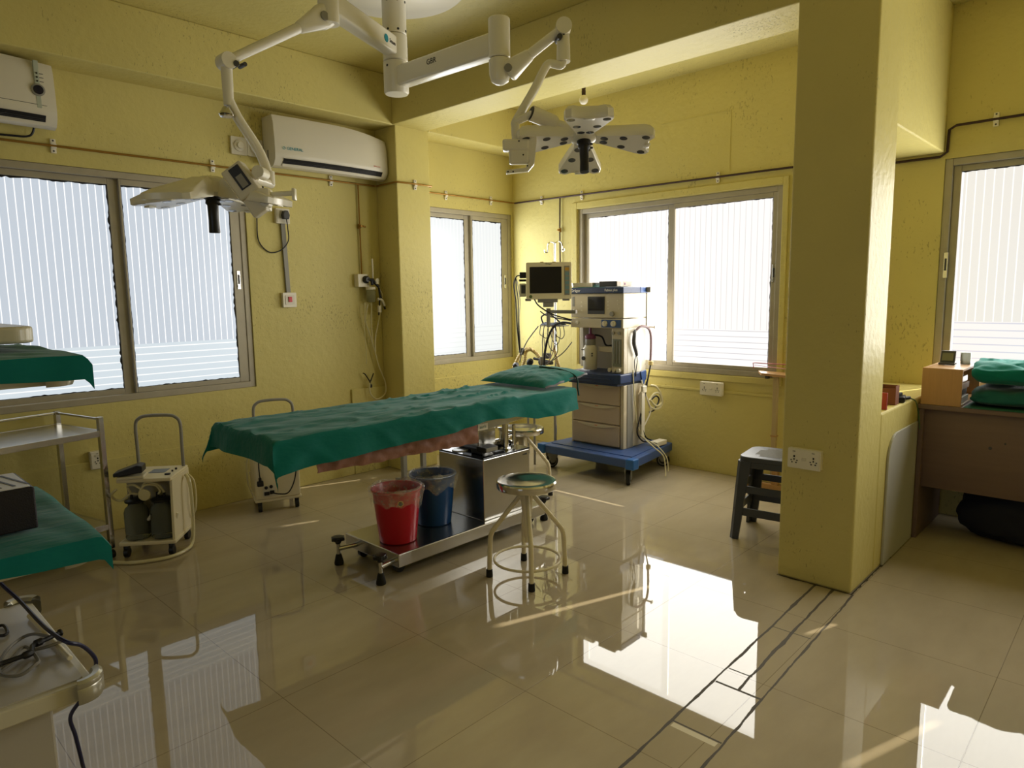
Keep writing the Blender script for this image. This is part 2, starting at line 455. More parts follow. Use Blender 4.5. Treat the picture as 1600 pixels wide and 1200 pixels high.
# ------------------------------------------------------------------ shell
def wall_boxes(M, u0, u1, z0, z1, holes, th):
    mb = MB(M)
    us = sorted({u0, u1} | {h[0] for h in holes} | {h[1] for h in holes})
    for a, b in zip(us, us[1:]):
        zs = [z0, z1]; cut = [h for h in holes if h[0] < (a + b) / 2 < h[1]]
        segs = [(z0, z1)]
        for h in sorted(cut, key=lambda h: h[2]):
            last = segs.pop(); segs += [(last[0], h[2]), (h[3], last[1])]
        for s0, s1 in segs:
            mb.b2((a, s0, -th), (b, s1, 0))
    return mb
W1 = (0.66, 2.44, 0.872, 2.395)
W2 = (4.04, 5.345, 0.885, 2.385)
W3 = (-4.20, -2.20, 0.855, 2.362)
W4 = (-1.125, 1.6, 0.86, 2.40)
wall_boxes(LW(0, 0), XB, XR + 0.15, 0, ZC, [W1, W2], 0.15).build('wall_left', M_wall, kind='structure')
wall_boxes(RW(0, 0), -YL, -YN, 0, ZC, [W3, W4], 0.15).build('wall_right', M_wall, kind='structure')
BWM = frame((XB, 0, 0), (0, 1, 0), (0, 0, 1)); NWM = frame((0, YN, 0), (-1, 0, 0), (0, 0, 1))
W_FILL = (-0.6, 2.0, 0.87, 2.40)       # unseen window added behind the camera as fill light
wall_boxes(BWM, YN, YL, 0, ZC, [W_FILL], 0.15).build('wall_back', M_wall, kind='structure')
wall_boxes(NWM, -XR - 0.15, -XB + 0.15, 0, ZC, [], 0.15).build('wall_near', M_wall, kind='structure')
MB().b2((XB - 0.15, YN - 0.15, ZC), (XR + 0.15, YL + 0.15, ZC + 0.12)).build('ceiling', M_ceil, kind='structure')
MB().b2((XB - 0.15, YN - 0.15, -0.1), (XR + 0.15, YL + 0.15, 0)).build('floor', M_floor, kind='structure')
MB().b2((XB, PY0, ZB), (PX0, YL, ZC), 0.008).b2((PX1, PY0, ZB), (XR, YL, ZC), 0.008).build('ceiling_beam', M_wall, kind='structure')
MB().b2((CX0 + 0.01, CY0, ZB), (CX1, PY0, ZC), 0.008).build('ceiling_beam', M_wall, kind='structure')
MB().b2((CX1, 1.13, 2.44), (XR, CY1, ZC), 0.008).build('ceiling_beam', M_wall, kind='structure')
MB().b2((PX0, PY0, 0), (PX1, YL, ZC), 0.008).build('wall_pilaster', M_wall, kind='structure')
MB().b2((CX0, CY0, 0), (CX1, CY1, ZC), 0.01).build('column', M_wall, kind='structure')
MB().b2((CX1, CY0, 0), (XR, CY1, 0.89), 0.01).build('wall_low', M_wall, kind='structure')
# plaster dado ledges
MB(LW(0, 0)).b2((XB, 0, 0), (3.285, 0.495, 0.012), 0.004).build('trim_1', M_wall, kind='structure')
MB(LW(0, 0)).b2((3.285, 0, 0), (PX0, 0.755, 0.02), 0.005).build('trim_2', M_wall, kind='structure')
MB(LW(0, 0)).b2((PX1, 0, 0), (XR, 0.755, 0.014), 0.005).build('trim_3', M_wall, kind='structure')
MB(RW(0, 0)).b2((-YL, 0, 0), (-CY1, 0.70, 0.012), 0.004).b2((-YL, 0.70, 0), (-CY1, 0.722, 0.02), 0.004).build('trim_4', M_wall, kind='structure')
# raised plaster border round the window on the right wall
b = MB(RW(0, 0))
b.b2((-4.262, 0.80, 0), (-4.205, 2.425, 0.016), 0.004).b2((-2.195, 0.80, 0), (-2.15, 2.425, 0.016), 0.004)
b.b2((-4.205, 2.366, 0), (-2.195, 2.425, 0.016), 0.004).b2((-4.205, 0.80, 0), (-2.195, 0.852, 0.016), 0.004)
b.build('trim_5', M_wall, kind='structure')
# thin edge beads of an old filled opening above the window
b = MB(RW(0, 0)); b.b2((-3.28, 2.995, 0), (-2.64, 3.0, 0.003)).b2((-2.645, 2.52, 0), (-2.64, 3.0, 0.003)).build('trim_6', M_wall, kind='structure')

JAGLATER = 1
def jag(mb, a, b, w, seed, z):
    """ragged dark strip of sealant from a to b (2-D), w wide to the inner side given by the left normal"""
    a, b = V(a), V(b); d = b - a; L = d.length; d.normalize(); n = V((-d.y, d.x)); K = max(6, int(L / 0.02))
    vs = []
    for i in range(K + 1):
        p = a + d * (L * i / K); q = p + n * w * (0.35 + 1.2 * abs(noise.noise(V((i * 0.37, seed, 0)))) + 0.5 * abs(noise.noise(V((i * 1.9, seed + 4, 0)))))
        vs += [(p.x, p.y, z), (q.x, q.y, z)]
    mb.add(vs, [[2 * i, 2 * i + 2, 2 * i + 3, 2 * i + 1] for i in range(K)])

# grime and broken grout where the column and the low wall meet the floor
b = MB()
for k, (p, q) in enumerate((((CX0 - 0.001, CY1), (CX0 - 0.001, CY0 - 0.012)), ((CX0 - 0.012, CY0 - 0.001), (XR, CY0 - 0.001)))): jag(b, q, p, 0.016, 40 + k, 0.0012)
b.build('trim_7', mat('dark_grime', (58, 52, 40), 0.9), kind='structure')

def window(n, M, w, panes, glass, slit=None, latch=None, dark=1.0):
    u0, u1, z0, z1 = w
    t = bpy.data.objects.new('window_%d' % n, None); COL.objects.link(t); t['kind'] = 'structure'
    o = M @ V(((u0 + u1) / 2, z0, 0)); t.location = o; ROOT[t.name] = V(o)
    fb = MB(M); fw = 0.045
    fb.b2((u0, z0, -0.075), (u0 + fw, z1, -0.012), 0.004).b2((u1 - fw, z0, -0.075), (u1, z1, -0.012), 0.004)
    fb.b2((u0 + fw, z0, -0.075), (u1 - fw, z0 + fw, 0.004), 0.004).b2((u0 + fw, z1 - fw, -0.075), (u1 - fw, z1, -0.012), 0.004)
    fb.b2((u0 + fw, z0 + fw, -0.05), (u1 - fw, z0 + fw + 0.008, -0.045))
    fb.build('window_frame', M_alu, t)
    for k, (a, b, ls, rs) in enumerate(panes):
        wz = -0.018 - 0.03 * (k % 2 == 0)
        sb = MB(M); g0, g1 = z0 + fw + 0.036, z1 - fw - 0.04
        sb.b2((a, z0 + fw, wz - 0.026), (a + ls, z1 - fw, wz), 0.003).b2((b - rs, z0 + fw, wz - 0.026), (b, z1 - fw, wz), 0.003)
        sb.b2((a + ls, z0 + fw, wz - 0.026), (b - rs, g0, wz), 0.003).b2((a + ls, g1, wz - 0.026), (b - rs, z1 - fw, wz), 0.003)
        s = sb.build('window_sash', M_alu, t)
        sl = slit[k] if slit else (0, 0)
        pa, pb, pz0, pz1 = a + ls, b - rs, g0, g1
        gb = MB(M).b2((pa + sl[0], pz0 + sl[1], wz - 0.008), (pb, pz1, wz - 0.004))
        if len(sl) > 2:      # the gap shows only over part of the height
            gb.b2((pa, pz0, wz - 0.008), (pa + sl[0], sl[2], wz - 0.004)).b2((pa, sl[3], wz - 0.008), (pa + sl[0], pz1, wz - 0.004))
        gb.build('window_pane', glass[k % len(glass)], s)
        jb = MB(M)
        if sl[1] == 0: jag(jb, (pa, pz0), (pb, pz0), 0.008 * dark, n * 7 + k, wz - 0.002)
        jag(jb, (pb, pz0), (pb, pz1), 0.013 * dark, n * 7 + k + 1, wz - 0.002)
        jag(jb, (pb, pz1), (pa, pz1), 0.014 * dark, n * 7 + k + 2, wz - 0.002)
        if sl[0] == 0: jag(jb, (pa, pz1), (pa, pz0), 0.006 * dark, n * 7 + k + 3, wz - 0.002)
        jb.build('pane_sealant', M_gasket, s)
        if latch == k:
            lb = MB(M); x = b - rs / 2; lb.b2((x - 0.013, 1.62, wz), (x + 0.013, 1.76, wz + 0.006), 0.002)
            lb.mi = 1; lb.b2((x - 0.007, 1.66, wz + 0.004), (x + 0.007, 1.73, wz + 0.008))
            lb.build('latch', [M_steel, M_dkgrey], s)
    return t
E_LEFT = 1.0
G1 = film_glass('left_window_film', 'X', (0.54, 0.60, 0.68, 1), (1.1, 1.12, 1.16, 1), (0.64, 0.72, 0.78, 1), (0.98, 1.0, 1.0, 1), 1.0 / EV)
G2 = film_glass('small_window_film', 'X', (0.80, 0.84, 0.88, 1), (0.98, 1.0, 1.0, 1), (0.84, 0.88, 0.90, 1), (0.74, 0.77, 0.80, 1), 0.96 / EV)
G3 = film_glass('right_window_film', 'Y', (1.0, 0.95, 0.93, 1), (0.70, 0.68, 0.68, 1), (1.0, 0.96, 0.95, 1), (0.60, 0.60, 0.63, 1), 1.03 / EV, zsplit=1.235, duty=0.10, pitch=0.05)
G4 = film_glass('far_right_window_film', 'Y', (0.76, 0.73, 0.68, 1), (1.0, 0.98, 0.94, 1), (0.86, 0.82, 0.80, 1), (0.60, 0.60, 0.68, 1), 1.1 / EV, zsplit=1.33, pitch=0.05)
window(1, LW(0, 0), W1, [(W1[0] + 0.045, 1.60, 0.05, 0.075), (1.585, W1[1] - 0.045, 0.012, 0.072)], [G1], latch=1)
window(2, LW(0, 0), W2, [(W2[0] + 0.045, 4.785, 0.05, 0.075), (4.775, W2[1] - 0.045, 0.02, 0.09)], [G2], latch=1)
window(3, RW(0, 0), W3, [(W3[0] + 0.045, -3.145, 0.05, 0.08), (-3.16, W3[1] - 0.03, 0.012, 0.05)], [G3], slit=[(0.011, 0.012), (0.010, 0.012)], latch=1, dark=0.6)
window(4, RW(0, 0), W4, [(W4[0] + 0.045, -0.245, 0.045, 0.08), (-0.26, 0.43, 0.012, 0.05), (0.415, W4[1] - 0.045, 0.05, 0.05)], [G4], slit=[(0.013, 0), (0.010, 0, 1.48, 1.66), (0.010, 0, 1.92, 2.25)], dark=0.6)
G_FILL = film_glass('added_fill_window_film', 'Y', (0.72, 0.84, 1.0, 1), (0.9, 0.95, 1, 1), (0.72, 0.84, 1.0, 1), (0.9, 0.95, 1, 1), 1.6 / EV)  # bluish glow of the added window, fills the column front and left floor
window(5, BWM, W_FILL, [(W_FILL[0] + 0.045, 0.72, 0.05, 0.075), (0.705, W_FILL[1] - 0.045, 0.012, 0.072)], [G_FILL])  # made-up window, out of view, there only to lift the dark sides
# upright latch of the far right window's left stile
lb = MB(RW(1.085, 0, -0.012)); lb.b2((-0.013, 1.62, 0), (0.013, 1.79, 0.006), 0.002); lb.mi = 1; lb.b2((-0.006, 1.67, 0.004), (0.006, 1.75, 0.008))
lb.build('latch', [M_steel, M_dkgrey], bpy.data.objects['window_4'])

# ------------------------------------------------------------------ pipes on the walls
def clip(mb, M):
    mb2 = MB(M); mb2.box((0, 0.0, 0.0065), (0.03, 0.085, 0.012), 0.003).box((0, 0, 0.017), (0.032, 0.03, 0.014), 0.004)
    mb2.mi = 1
    for yy in (-0.03, 0.032): mb2.cyl((0, yy, 0.011), (0, yy, 0.0135), 0.006, n=10)
    return mb2
ZP = 2.503
t = thing('gas_pipe', 'brass gas pipe running along the left wall and round the pilaster, held by white clips', 'pipe', (3.0, YL, ZP))
p = [(-1.6, YL - 0.02, ZP), (3.60, YL - 0.02, ZP), (PX0 - 0.02, YL - 0.04, ZP), (PX0 - 0.02, PY0 - 0.005, ZP + 0.003), (PX0, PY0 - 0.02, ZP + 0.004), (PX1 + 0.005, PY0 - 0.02, ZP + 0.006),
     (PX1 + 0.02, PY0, ZP + 0.006), (PX1 + 0.02, YL - 0.04, ZP + 0.006), (PX1 + 0.04, YL - 0.02, ZP + 0.006), (XR - 0.04, YL - 0.02, ZP + 0.004), (XR - 0.022, YL - 0.045, ZP)]
MB().tube(p, 0.0075, 8).build('pipe_run', M_brass, t)
b = MB(); b.tube([(3.436, YL - 0.02, ZP), (3.436, YL - 0.02, 1.7465)], 0.006, 8); b.build('pipe_drop', M_brass, t)
b = MB(); b.cyl((3.433, YL - 0.018, 2.13), (3.433, YL - 0.018, 2.17), 0.013).cyl((3.433, YL - 0.02, 2.15), (3.433, YL - 0.055, 2.15), 0.011).cyl((3.445, YL - 0.05, 2.15), (3.475, YL - 0.05, 2.145), 0.008)
b.build('valve', M_brass, t)
for x, y in ((1.227, YL), (2.209, YL), (3.181, YL), (3.83, PY0), (4.434, YL), (5.036, YL)):
    clip(None, LW(x, ZP, 0.0, y)).build('pipe_clip', [M_white, M_dkgrey], t)
t = thing('gas_pipe', 'tarnished dark pipe along the right wall above the windows, with a drop beside the monitor', 'pipe', (XR, 3.6, 2.49))
MB().tube([(XR - 0.022, YL - 0.05, ZP - 0.002), (XR - 0.022, CY1 + 0.02, 2.475), (XR - 0.022, CY1, 2.415), (XR - 0.022, 1.15, 2.415), (XR - 0.022, 1.112, 2.44), (XR - 0.022, 1.108, 2.58), (XR - 0.022, 1.07, 2.602), (XR - 0.022, -1.2, 2.61)], 0.0085, 8).build('pipe_run', M_darkpipe, t)
MB().tube([(XR - 0.022, 4.405, 2.49), (XR - 0.022, 4.41, 2.2), (XR - 0.022, 4.405, 1.72)], 0.007, 8).build('pipe_drop', M_darkpipe, t)
MB().cyl((XR - 0.022, 4.406, 2.16), (XR - 0.022, 4.406, 2.20), 0.013).cyl((XR - 0.022, 4.406, 2.18), (XR - 0.06, 4.406, 2.18), 0.01).build('valve', M_brass, t)
for y, z in ((4.658, 2.495), (4.144, 2.49), (2.737, 2.483), (0.858, 2.603)):
    clip(None, RW(y, z)).build('pipe_clip', [M_white, M_dkgrey], t)

# ------------------------------------------------------------------ sockets and switches
def holes5(mb, cx, cy, z, k=1.0):
    for dx, dy, w, h in ((0, 0.018, 0.008, 0.011), (-0.016, -0.004, 0.007, 0.006), (0.016, -0.004, 0.007, 0.006), (0, 0.002, 0.007, 0.009), (-0.011, -0.016, 0.008, 0.006), (0.011, -0.016, 0.008, 0.006)):
        mb.box((cx + dx * k, cy + dy * k, z), (w * k, h * k, 0.0014))
def socket_box(M, label, w, h, n, cat='socket', extra=None):
    o = M @ V((0, -h / 2, 0))
    t = thing('wall_socket', label, cat, o)
    MB(M).prism(rrect(w, h, 0.006), 0, 0.032, bev=0.003).build('back_box', M_white, t)
    fb = MB(M); fb.prism(rrect(w - 0.012, h - 0.012, 0.004), 0.032, 0.036)
    fb.mi = 1
    xs = [0] if n == 1 else [-w * 0.29, w * 0.29]
    for x in xs:
        holes5(fb, x, -0.006, 0.0365, 1.0 if n == 1 else 0.95); fb.box((x - 0.002, h * 0.36, 0.0363), (0.014, 0.003, 0.001))
    fb.build('face_plate', [M_white, M_black], t)
    sw = MB(M); sw.box((0, 0.0 if n == 2 else h * 0.26, 0.037), (0.022 if n == 2 else 0.03, 0.014, 0.006), 0.001); sw.build('rocker_switch', M_offwhite, t)
    return t
socket_box(LW(1.30, 0.505, 0.0), 'white socket box on the left wall seen between the steel trolley legs', 0.085, 0.12, 1)
socket_box(RW(2.735, 0.733, 0.018), 'white twin socket box on the right wall below the wide window', 0.205, 0.115, 2)
socket_box(RW(1.30, 0.675, 0.0, CX0), 'white twin socket box low on the square column', 0.17, 0.105, 2)

M = LW(2.725, 2.185, 0.0)
t = thing('wall_socket', 'white socket high beside the large window with a grey plug in it', 'socket', M @ V((0, -0.06, 0)))
MB(M).prism(rrect(0.115, 0.115, 0.006), 0, 0.03, bev=0.003).build('back_box', M_white, t)
MB(M).prism(rrect(0.1, 0.1, 0.004), 0.03, 0.034).build('face_plate', M_offwhite, t)
pl = thing('power_plug', 'grey plug with a dark lead looping up behind the ceiling lamp', 'plug', M @ V((0.005, -0.03, 0.036)))
MB(M).prism([(-0.022, -0.03), (0.022, -0.03), (0.03, 0.0), (0.016, 0.034), (-0.016, 0.034), (-0.03, 0.0)], 0.036, 0.075, bev=0.006, M=Matrix.Translation((0.008, 0.005, 0))).build('plug_body', M_dkgrey, pl)
cp = catmull([M @ V(q) for q in ((0.012, -0.025, 0.06), (0.03, -0.09, 0.04), (0.03, -0.19, 0.036), (-0.03, -0.262, 0.024), (-0.12, -0.28, 0.01), (-0.20, -0.2, 0.01), (-0.205, -0.05, 0.01), (-0.195, 0.15, 0.02), (-0.18, 0.28, 0.04), (-0.165, 0.36, 0.046))], 8)
MB().tube(cp, 0.0045, 6).build('lead', M_wire, pl)
M = LW(2.745, 1.535, 0.0)
t = thing('wall_switch', 'white wall switch box with a red rocker below the plugged socket', 'switch', M @ V((0, -0.06, 0)))
MB(M).prism(rrect(0.115, 0.115, 0.006), 0, 0.03, bev=0.003).build('back_box', M_white, t)
MB(M).prism(rrect(0.075, 0.075, 0.004), 0.03, 0.034).build('face_plate', M_offwhite, t)
MB(M).box((0, 0.004, 0.037), (0.03, 0.042, 0.008), 0.002).build('rocker_switch', M_redsw, t)
tag(MB(LW(0, 0)).prism([(2.712, 2.127), (2.746, 2.127), (2.762, 1.594), (2.728, 1.594)], 0, 0.018).build('cable_trunking', M_grey), 'grey cable trunking strip between the plugged socket and the red switch', 'trunking')

M = LW(2.475, 2.672, 0.0)
t = thing('fan_regulator', 'pair of round fan regulator dials on square plates beside the air conditioner', 'regulator', M @ V((0, -0.06, 0)))
for x in (-0.062, 0.062):
    p = MB(M).prism(rrect(0.122, 0.128, 0.008), 0, 0.02, M=Matrix.Translation((x, 0, 0)), bev=0.003).build('plate', M_offwhite, t)
    d = MB(M); d.lathe([(0.041, 0.02), (0.041, 0.028), (0.036, 0.032), (0.024, 0.034), (0.022, 0.046), (0.0, 0.046)], 24, Matrix.Translation((x, 0, 0))); d.box((x + 0.012, 0.006, 0.047), (0.02, 0.005, 0.003), rz=0.5)
    d.build('dial', M_white, p)

# vacuum point with a suction jar and tubing
M = LW(3.425, 1.69, 0.0)
t = thing('vacuum_outlet', 'white vacuum outlet left of the pilaster with a small suction jar and hanging tubes', 'outlet', M @ V((0, -0.055, 0)))
MB(M).b2((-0.055, -0.055, 0), (0.055, 0.055, 0.06), 0.004).build('outlet_box', M_white, t)
b = MB(M); b.lathe([(0.032, 0.06), (0.032, 0.075), (0.024, 0.078), (0.022, 0.10), (0.0, 0.10)], 20, Matrix.Translation((0.02, 0.008, 0))); b.cyl((0.02, 0.008, 0.09), (0.075, 0.005, 0.105), 0.012).cyl((0.065, 0.0, 0.1), (0.12, -0.055, 0.11), 0.013).cyl((0.055, 0.0, 0.1), (0.06, -0.04, 0.1), 0.012)
b.build('regulator_knob', M_black, t)
b = MB(M); b.cyl((0.10, -0.03, 0.115), (0.10, 0.0, 0.115), 0.016).lathe([(0.018, 0), (0.018, 0.008), (0, 0.008)], 16, Matrix.Translation((0.097, 0.0, 0.118)))
b.build('gauge', M_offwhite, t)
b = MB(M); b.tube([M.inverted() @ (M @ V((0.068, 0.02, 0.1))), (0.070, 0.1, 0.1), (0.068, 0.185, 0.1)], 0.008, 8); b.build('float_tube', M_wwire, t)
JM = M @ Matrix.Translation((0.06, -0.185, 0.075)) @ Matrix.Rotation(-PI / 2, 4, 'X')
b = MB(JM); b.lathe([(0.036, 0), (0.04, 0.006), (0.04, 0.09), (0.03, 0.105)], 20); b.build('suction_jar', M_jar, t)
b = MB(JM); b.lathe([(0.033, 0.105), (0.042, 0.107), (0.042, 0.128), (0.036, 0.132)], 20); b.build('jar_lid', M_white, t)
for pts, r, mm in (([(0.12, -0.06, 0.1), (0.165, -0.12, 0.09), (0.17, -0.2, 0.07), (0.15, -0.34, 0.05), (0.105, -0.5, 0.05), (0.1, -0.62, 0.05)], 0.006, M_hose),
                   ([(0.02, -0.2, 0.08), (0.01, -0.34, 0.05), (0.05, -0.47, 0.05), (0.09, -0.6, 0.05), (0.13, -0.75, 0.05), (0.185, -0.9, 0.06), (0.17, -1.0, 0.07), (0.08, -1.04, 0.07), (0.015, -0.98, 0.07), (0.02, -0.89, 0.06)], 0.006, M_hose),
                   ([(0.06, -0.19, 0.08), (0.062, -0.35, 0.06), (0.075, -0.56, 0.05)], 0.005, M_hose),
                   ([(-0.01, -0.19, 0.08), (-0.005, -0.4, 0.05), (0.005, -0.62, 0.05), (0.0, -0.72, 0.05)], 0.003, M_hose)):
    b = MB(M); b.tube(catmull(pts, 8), r, 8); b.build('suction_tube', mm, t)
b = MB(M); b.tube(catmull([(0.12, -0.06, 0.11), (0.13, -0.13, 0.11), (0.16, -0.17, 0.1), (0.185, -0.25, 0.1)], 6), 0.009, 8).tube([(0.13, -0.13, 0.11), (0.115, -0.3, 0.1)], 0.006, 6); b.build('coil_lead', M_wire, t)
b = MB(M); b.tube(catmull([(0.11, -0.16, 0.1), (0.15, -0.17, 0.11), (0.175, -0.22, 0.11)], 6), 0.011, 8).box((0.125, -0.245, 0.1), (0.03, 0.06, 0.02), 0.004); b.build('connector', M_wwire, t)
b = MB(M); b.tube(catmull([(-0.04, -0.80, 0.05), (-0.02, -0.81, 0.05), (0.025, -0.875, 0.05), (0.035, -0.91, 0.05)], 5), 0.005, 6).tube(catmull([(0.07, -0.81, 0.05), (0.05, -0.85, 0.05), (0.035, -0.88, 0.05)], 5), 0.005, 6).box((0.035, -0.92, 0.05), (0.025, 0.03, 0.02), 0.006)
b.build('forked_adapter', M_wire, t)

# ------------------------------------------------------------------ air conditioners
def air_con(M, W, H, label, logo, left):
    t = thing('air_conditioner', label, 'air conditioner', M @ V((W / 2, 0, 0)))
    D = 0.215
    def sec(x):     # cross-section (depth, height), front bowed along the width
        k = 1 - 0.16 * abs(2 * x / W - 1) ** 2.4
        d = D * k; h = H - (0.012 if left else 0.05) * abs(2 * x / W - 1) ** 2 * (x > W / 2)
        return [(0, 0.03), (d * 0.55, 0.0), (d * 0.80, 0.012), (d * 0.97, 0.055), (d, 0.1), (d * 0.99, h * 0.5), (d * 0.93, h * 0.85), (d * 0.82, h), (0, h)]
    N = 30; vs, fs = [], []
    for i in range(N + 1):
        x = W * i / N
        for d, h in sec(x): vs.append((x, h, d))
    K = 9
    for i in range(N):
        for k in range(K):
            l = (k + 1) % K; fs.append([i * K + k, i * K + l, (i + 1) * K + l, (i + 1) * K + k])
    fs.append(list(range(K))[::-1]); fs.append([N * K + k for k in range(K)])
    MB(M).add(vs, fs, True).build('housing', M_offwhite, t)
    # outlet slot set into the lower front edge
    def slot_pt(x, f, e): 
        s = sec(x); a, b_ = V(s[2]), V(s[3]); p = a.lerp(b_, f); n = V((b_.y - a.y, -(b_.x - a.x))).normalized(); p += n * e
        return (x, p.y, p.x)
    xa, xb = W * 0.06, W * 0.94
    MB(M).sheet(lambda u, v: slot_pt(xa + (xb - xa) * u, 0.40 + 0.78 * v, 0.003), 24, 3, 0.0).build('air_outlet', M_black, t)
    b = MB(M); b.sheet(lambda u, v: slot_pt(xa + (xb - xa) * u, 0.02 + 0.36 * v, 0.008 - 0.004 * v), 24, 1, 0.003); b.build('louvre', M_offwhite, t)
    b = MB(M)
    for x in (0.28, 0.36, 0.62, 0.70): b.tube([slot_pt(W * x, 0.45, 0.004), slot_pt(W * x + 0.05, 0.85, 0.004)], 0.003, 5)
    for f in (0.55, 0.75): b.tube([slot_pt(xa + (xb - xa) * q / 14, f, 0.004) for q in range(15)], 0.0016, 5)
    b.build('vane', M_dkgrey, t)
    b = MB(M) if left else None
    if left: b.tube([(W * q / 20, 0.118 if left else 0.096, sec(W * q / 20)[4][0] * 1.0 + 0.0005) for q in range(1, 20)], 0.0013, 4); b.build('panel_seam', M_dkgrey, t)
    return t, sec
t, sec = air_con(LW(2.605, 2.528, 0.012), 1.02, 0.375, 'cream wall air conditioner in the corner beside the pilaster, with a teal logo', True, False)
M = LW(2.605, 2.528, 0.012)
text('logo', "O GENERAL", 0.03, M @ frame((0.135, 0.135, 0.1990), (1, 0, 0.106), (0, 1, 0.0)), M_teallogo, t)
text('model_badge', "HOT & COOL", 0.012, M @ frame((0.9, 0.10, 0.1975), (1, 0, -0.14), (0, 1, 0)), M_redsw, t)
b = MB(M); b.box((-0.001, 0.09, 0.07), (0.006, 0.08, 0.018), 0.002); b.build('drain_cover', M_grey, t)
b = MB(M); b.tube(catmull([(0.01, 0.06, 0.04), (-0.025, 0.03, 0.045), (-0.04, -0.05, 0.045), (-0.04, -0.2, 0.03)], 6), 0.006, 6); b.build('power_lead', M_wire, t)
t, sec = air_con(LW(0.20, 2.575, 0.012), 1.02, 0.375, 'white wall air conditioner cut off by the left edge, with a round dark display', True, True)
M = LW(0.20, 2.575, 0.012)
b = MB(M); b.b2((0.918, 0.10, 0.172), (0.942, 0.365, 0.1955), 0.001); b.build('display_strip', mat('pale_green_strip', (176, 184, 172), 0.3), t)
b = MB(M); b.lathe([(0.035, 0), (0.035, 0.006), (0.026, 0.008), (0, 0.008)], 24, Matrix.Translation((0.93, 0.20, 0.1955))); b.build('display_ring', M_grey, t)
b = MB(M); b.lathe([(0.026, 0), (0.026, 0.009), (0, 0.0095)], 24, Matrix.Translation((0.93, 0.20, 0.1955))); b.build('display_window', mat('deep_blue_window', (18, 18, 44), 0.15), t)
b = MB(M)
for k in range(3): b.lathe([(0.005, 0), (0.005, 0.003), (0, 0.003)], 10, Matrix.Translation((0.93, 0.25 + k * 0.022, 0.1955))); b.box((0.953, 0.25 + k * 0.022, 0.1925), (0.02, 0.003, 0.003))
b.build('indicator', M_black, t)
b = MB(M); b.tube(catmull([(0.93, 0.02, 0.03), (0.9, -0.035, 0.02), (0.78, -0.045, 0.015), (0.6, -0.05, 0.015), (0.3, -0.03, 0.02)], 6), 0.007, 6); b.build('drain_hose', M_wire, t)

# bare globe bulb
t = thing('globe_lamp', 'small white globe bulb hanging just past the beam, above the four-petal surgical lamp', 'lamp', (4.8, 3.69, ZC))
MB().lathe([(0.045, 0), (0.045, -0.012), (0.02, -0.02), (0.016, -0.11), (0.018, -0.115), (0.016, -0.15)], 20, Matrix.Translation((4.8, 3.69, ZC))).build('bulb_holder', M_darkpipe, t)
MB().lathe([(0.018, 0.035), (0.03, 0.024), (0.038, 0.005), (0.038, -0.008), (0.030, -0.026), (0.016, -0.037), (0, -0.04)], 20, Matrix.Translation((4.8, 3.69, ZC - 0.185))).build('globe', M_white, t)
# ------------------------------------------------------------------ ceiling surgical light with two heads
MX, MY = 2.62, 3.41
t = thing('surgical_light', 'white twin surgical light on a ceiling mast, two jointed arms each carrying a lamp head', 'surgical light', (MX, MY, ZC))
SL = t
MB(Matrix.Translation((MX, MY, ZC))).lathe([(0.40, 0), (0.42, -0.008), (0.42, -0.03), (0.40, -0.045), (0.10, -0.06), (0.0, -0.06)], 48).build('ceiling_plate', M_lampwhite, t)
b = MB(Matrix.Translation((MX, MY, 0)))
b.lathe([(0.070, ZC - 0.055), (0.070, 3.078), (0.066, 3.074)], 36); 
b.mi = 1
for zz in (3.25, 3.09):
    for a in (200, 250, 300): b.cyl((0.068 * math.cos(R(a)), 0.068 * math.sin(R(a)), zz), (0.0725 * math.cos(R(a)), 0.0725 * math.sin(R(a)), zz), 0.007, n=10)
b.build('mast', [M_lampwhite, M_darkprint], t)
b = MB(Matrix.Translation((MX, MY, 0)))
b.lathe([(0.066, 3.07), (0.072, 3.066), (0.072, 2.93), (0.066, 2.926)], 36)
b.mi = 1; b.cyl((0.066, -0.028, 3.02), (0.07, -0.03, 3.02), 0.007, n=10)
b.build('upper_hub', [M_lampwhite, M_darkprint], t)
b = MB(Matrix.Translation((MX, MY, 0)))
b.lathe([(0.066, 2.922), (0.073, 2.918), (0.073, 2.752), (0.066, 2.742), (0.0, 2.742)], 36)
b.mi = 1
for a in (190, 262): b.cyl((0.07 * math.cos(R(a)), 0.07 * math.sin(R(a)), 2.89), (0.0745 * math.cos(R(a)), 0.0745 * math.sin(R(a)), 2.89), 0.007, n=10)
b.build('lower_hub', [M_lampwhite, M_darkprint], t)

def beam(a, c, w, h, bev=0.012, w1=None, h1=None):
    a, c = V(a), V(c); d = (c - a); L = d.length; ex = d.normalized(); ey = V((0, 0, 1)).cross(ex).normalized(); ez = ex.cross(ey)
    M = Matrix(((ex.x, ey.x, ez.x, a.x), (ex.y, ey.y, ez.y, a.y), (ex.z, ey.z, ez.z, a.z), (0, 0, 0, 1)))
    mb = MB(); bm = bmesh.new(); bmesh.ops.create_cube(bm, size=1)
    for v in bm.verts:
        f = v.co.x + 0.5
        v.co = V((f * L, v.co.y * (w + ((w1 or w) - w) * f), v.co.z * (h + ((h1 or h) - h) * f)))
    bmesh.ops.bevel(bm, geom=bm.edges[:], offset=bev, segments=3, profile=0.5, affect='EDGES')
    mb.bm(bm, True, M)
    return mb, M
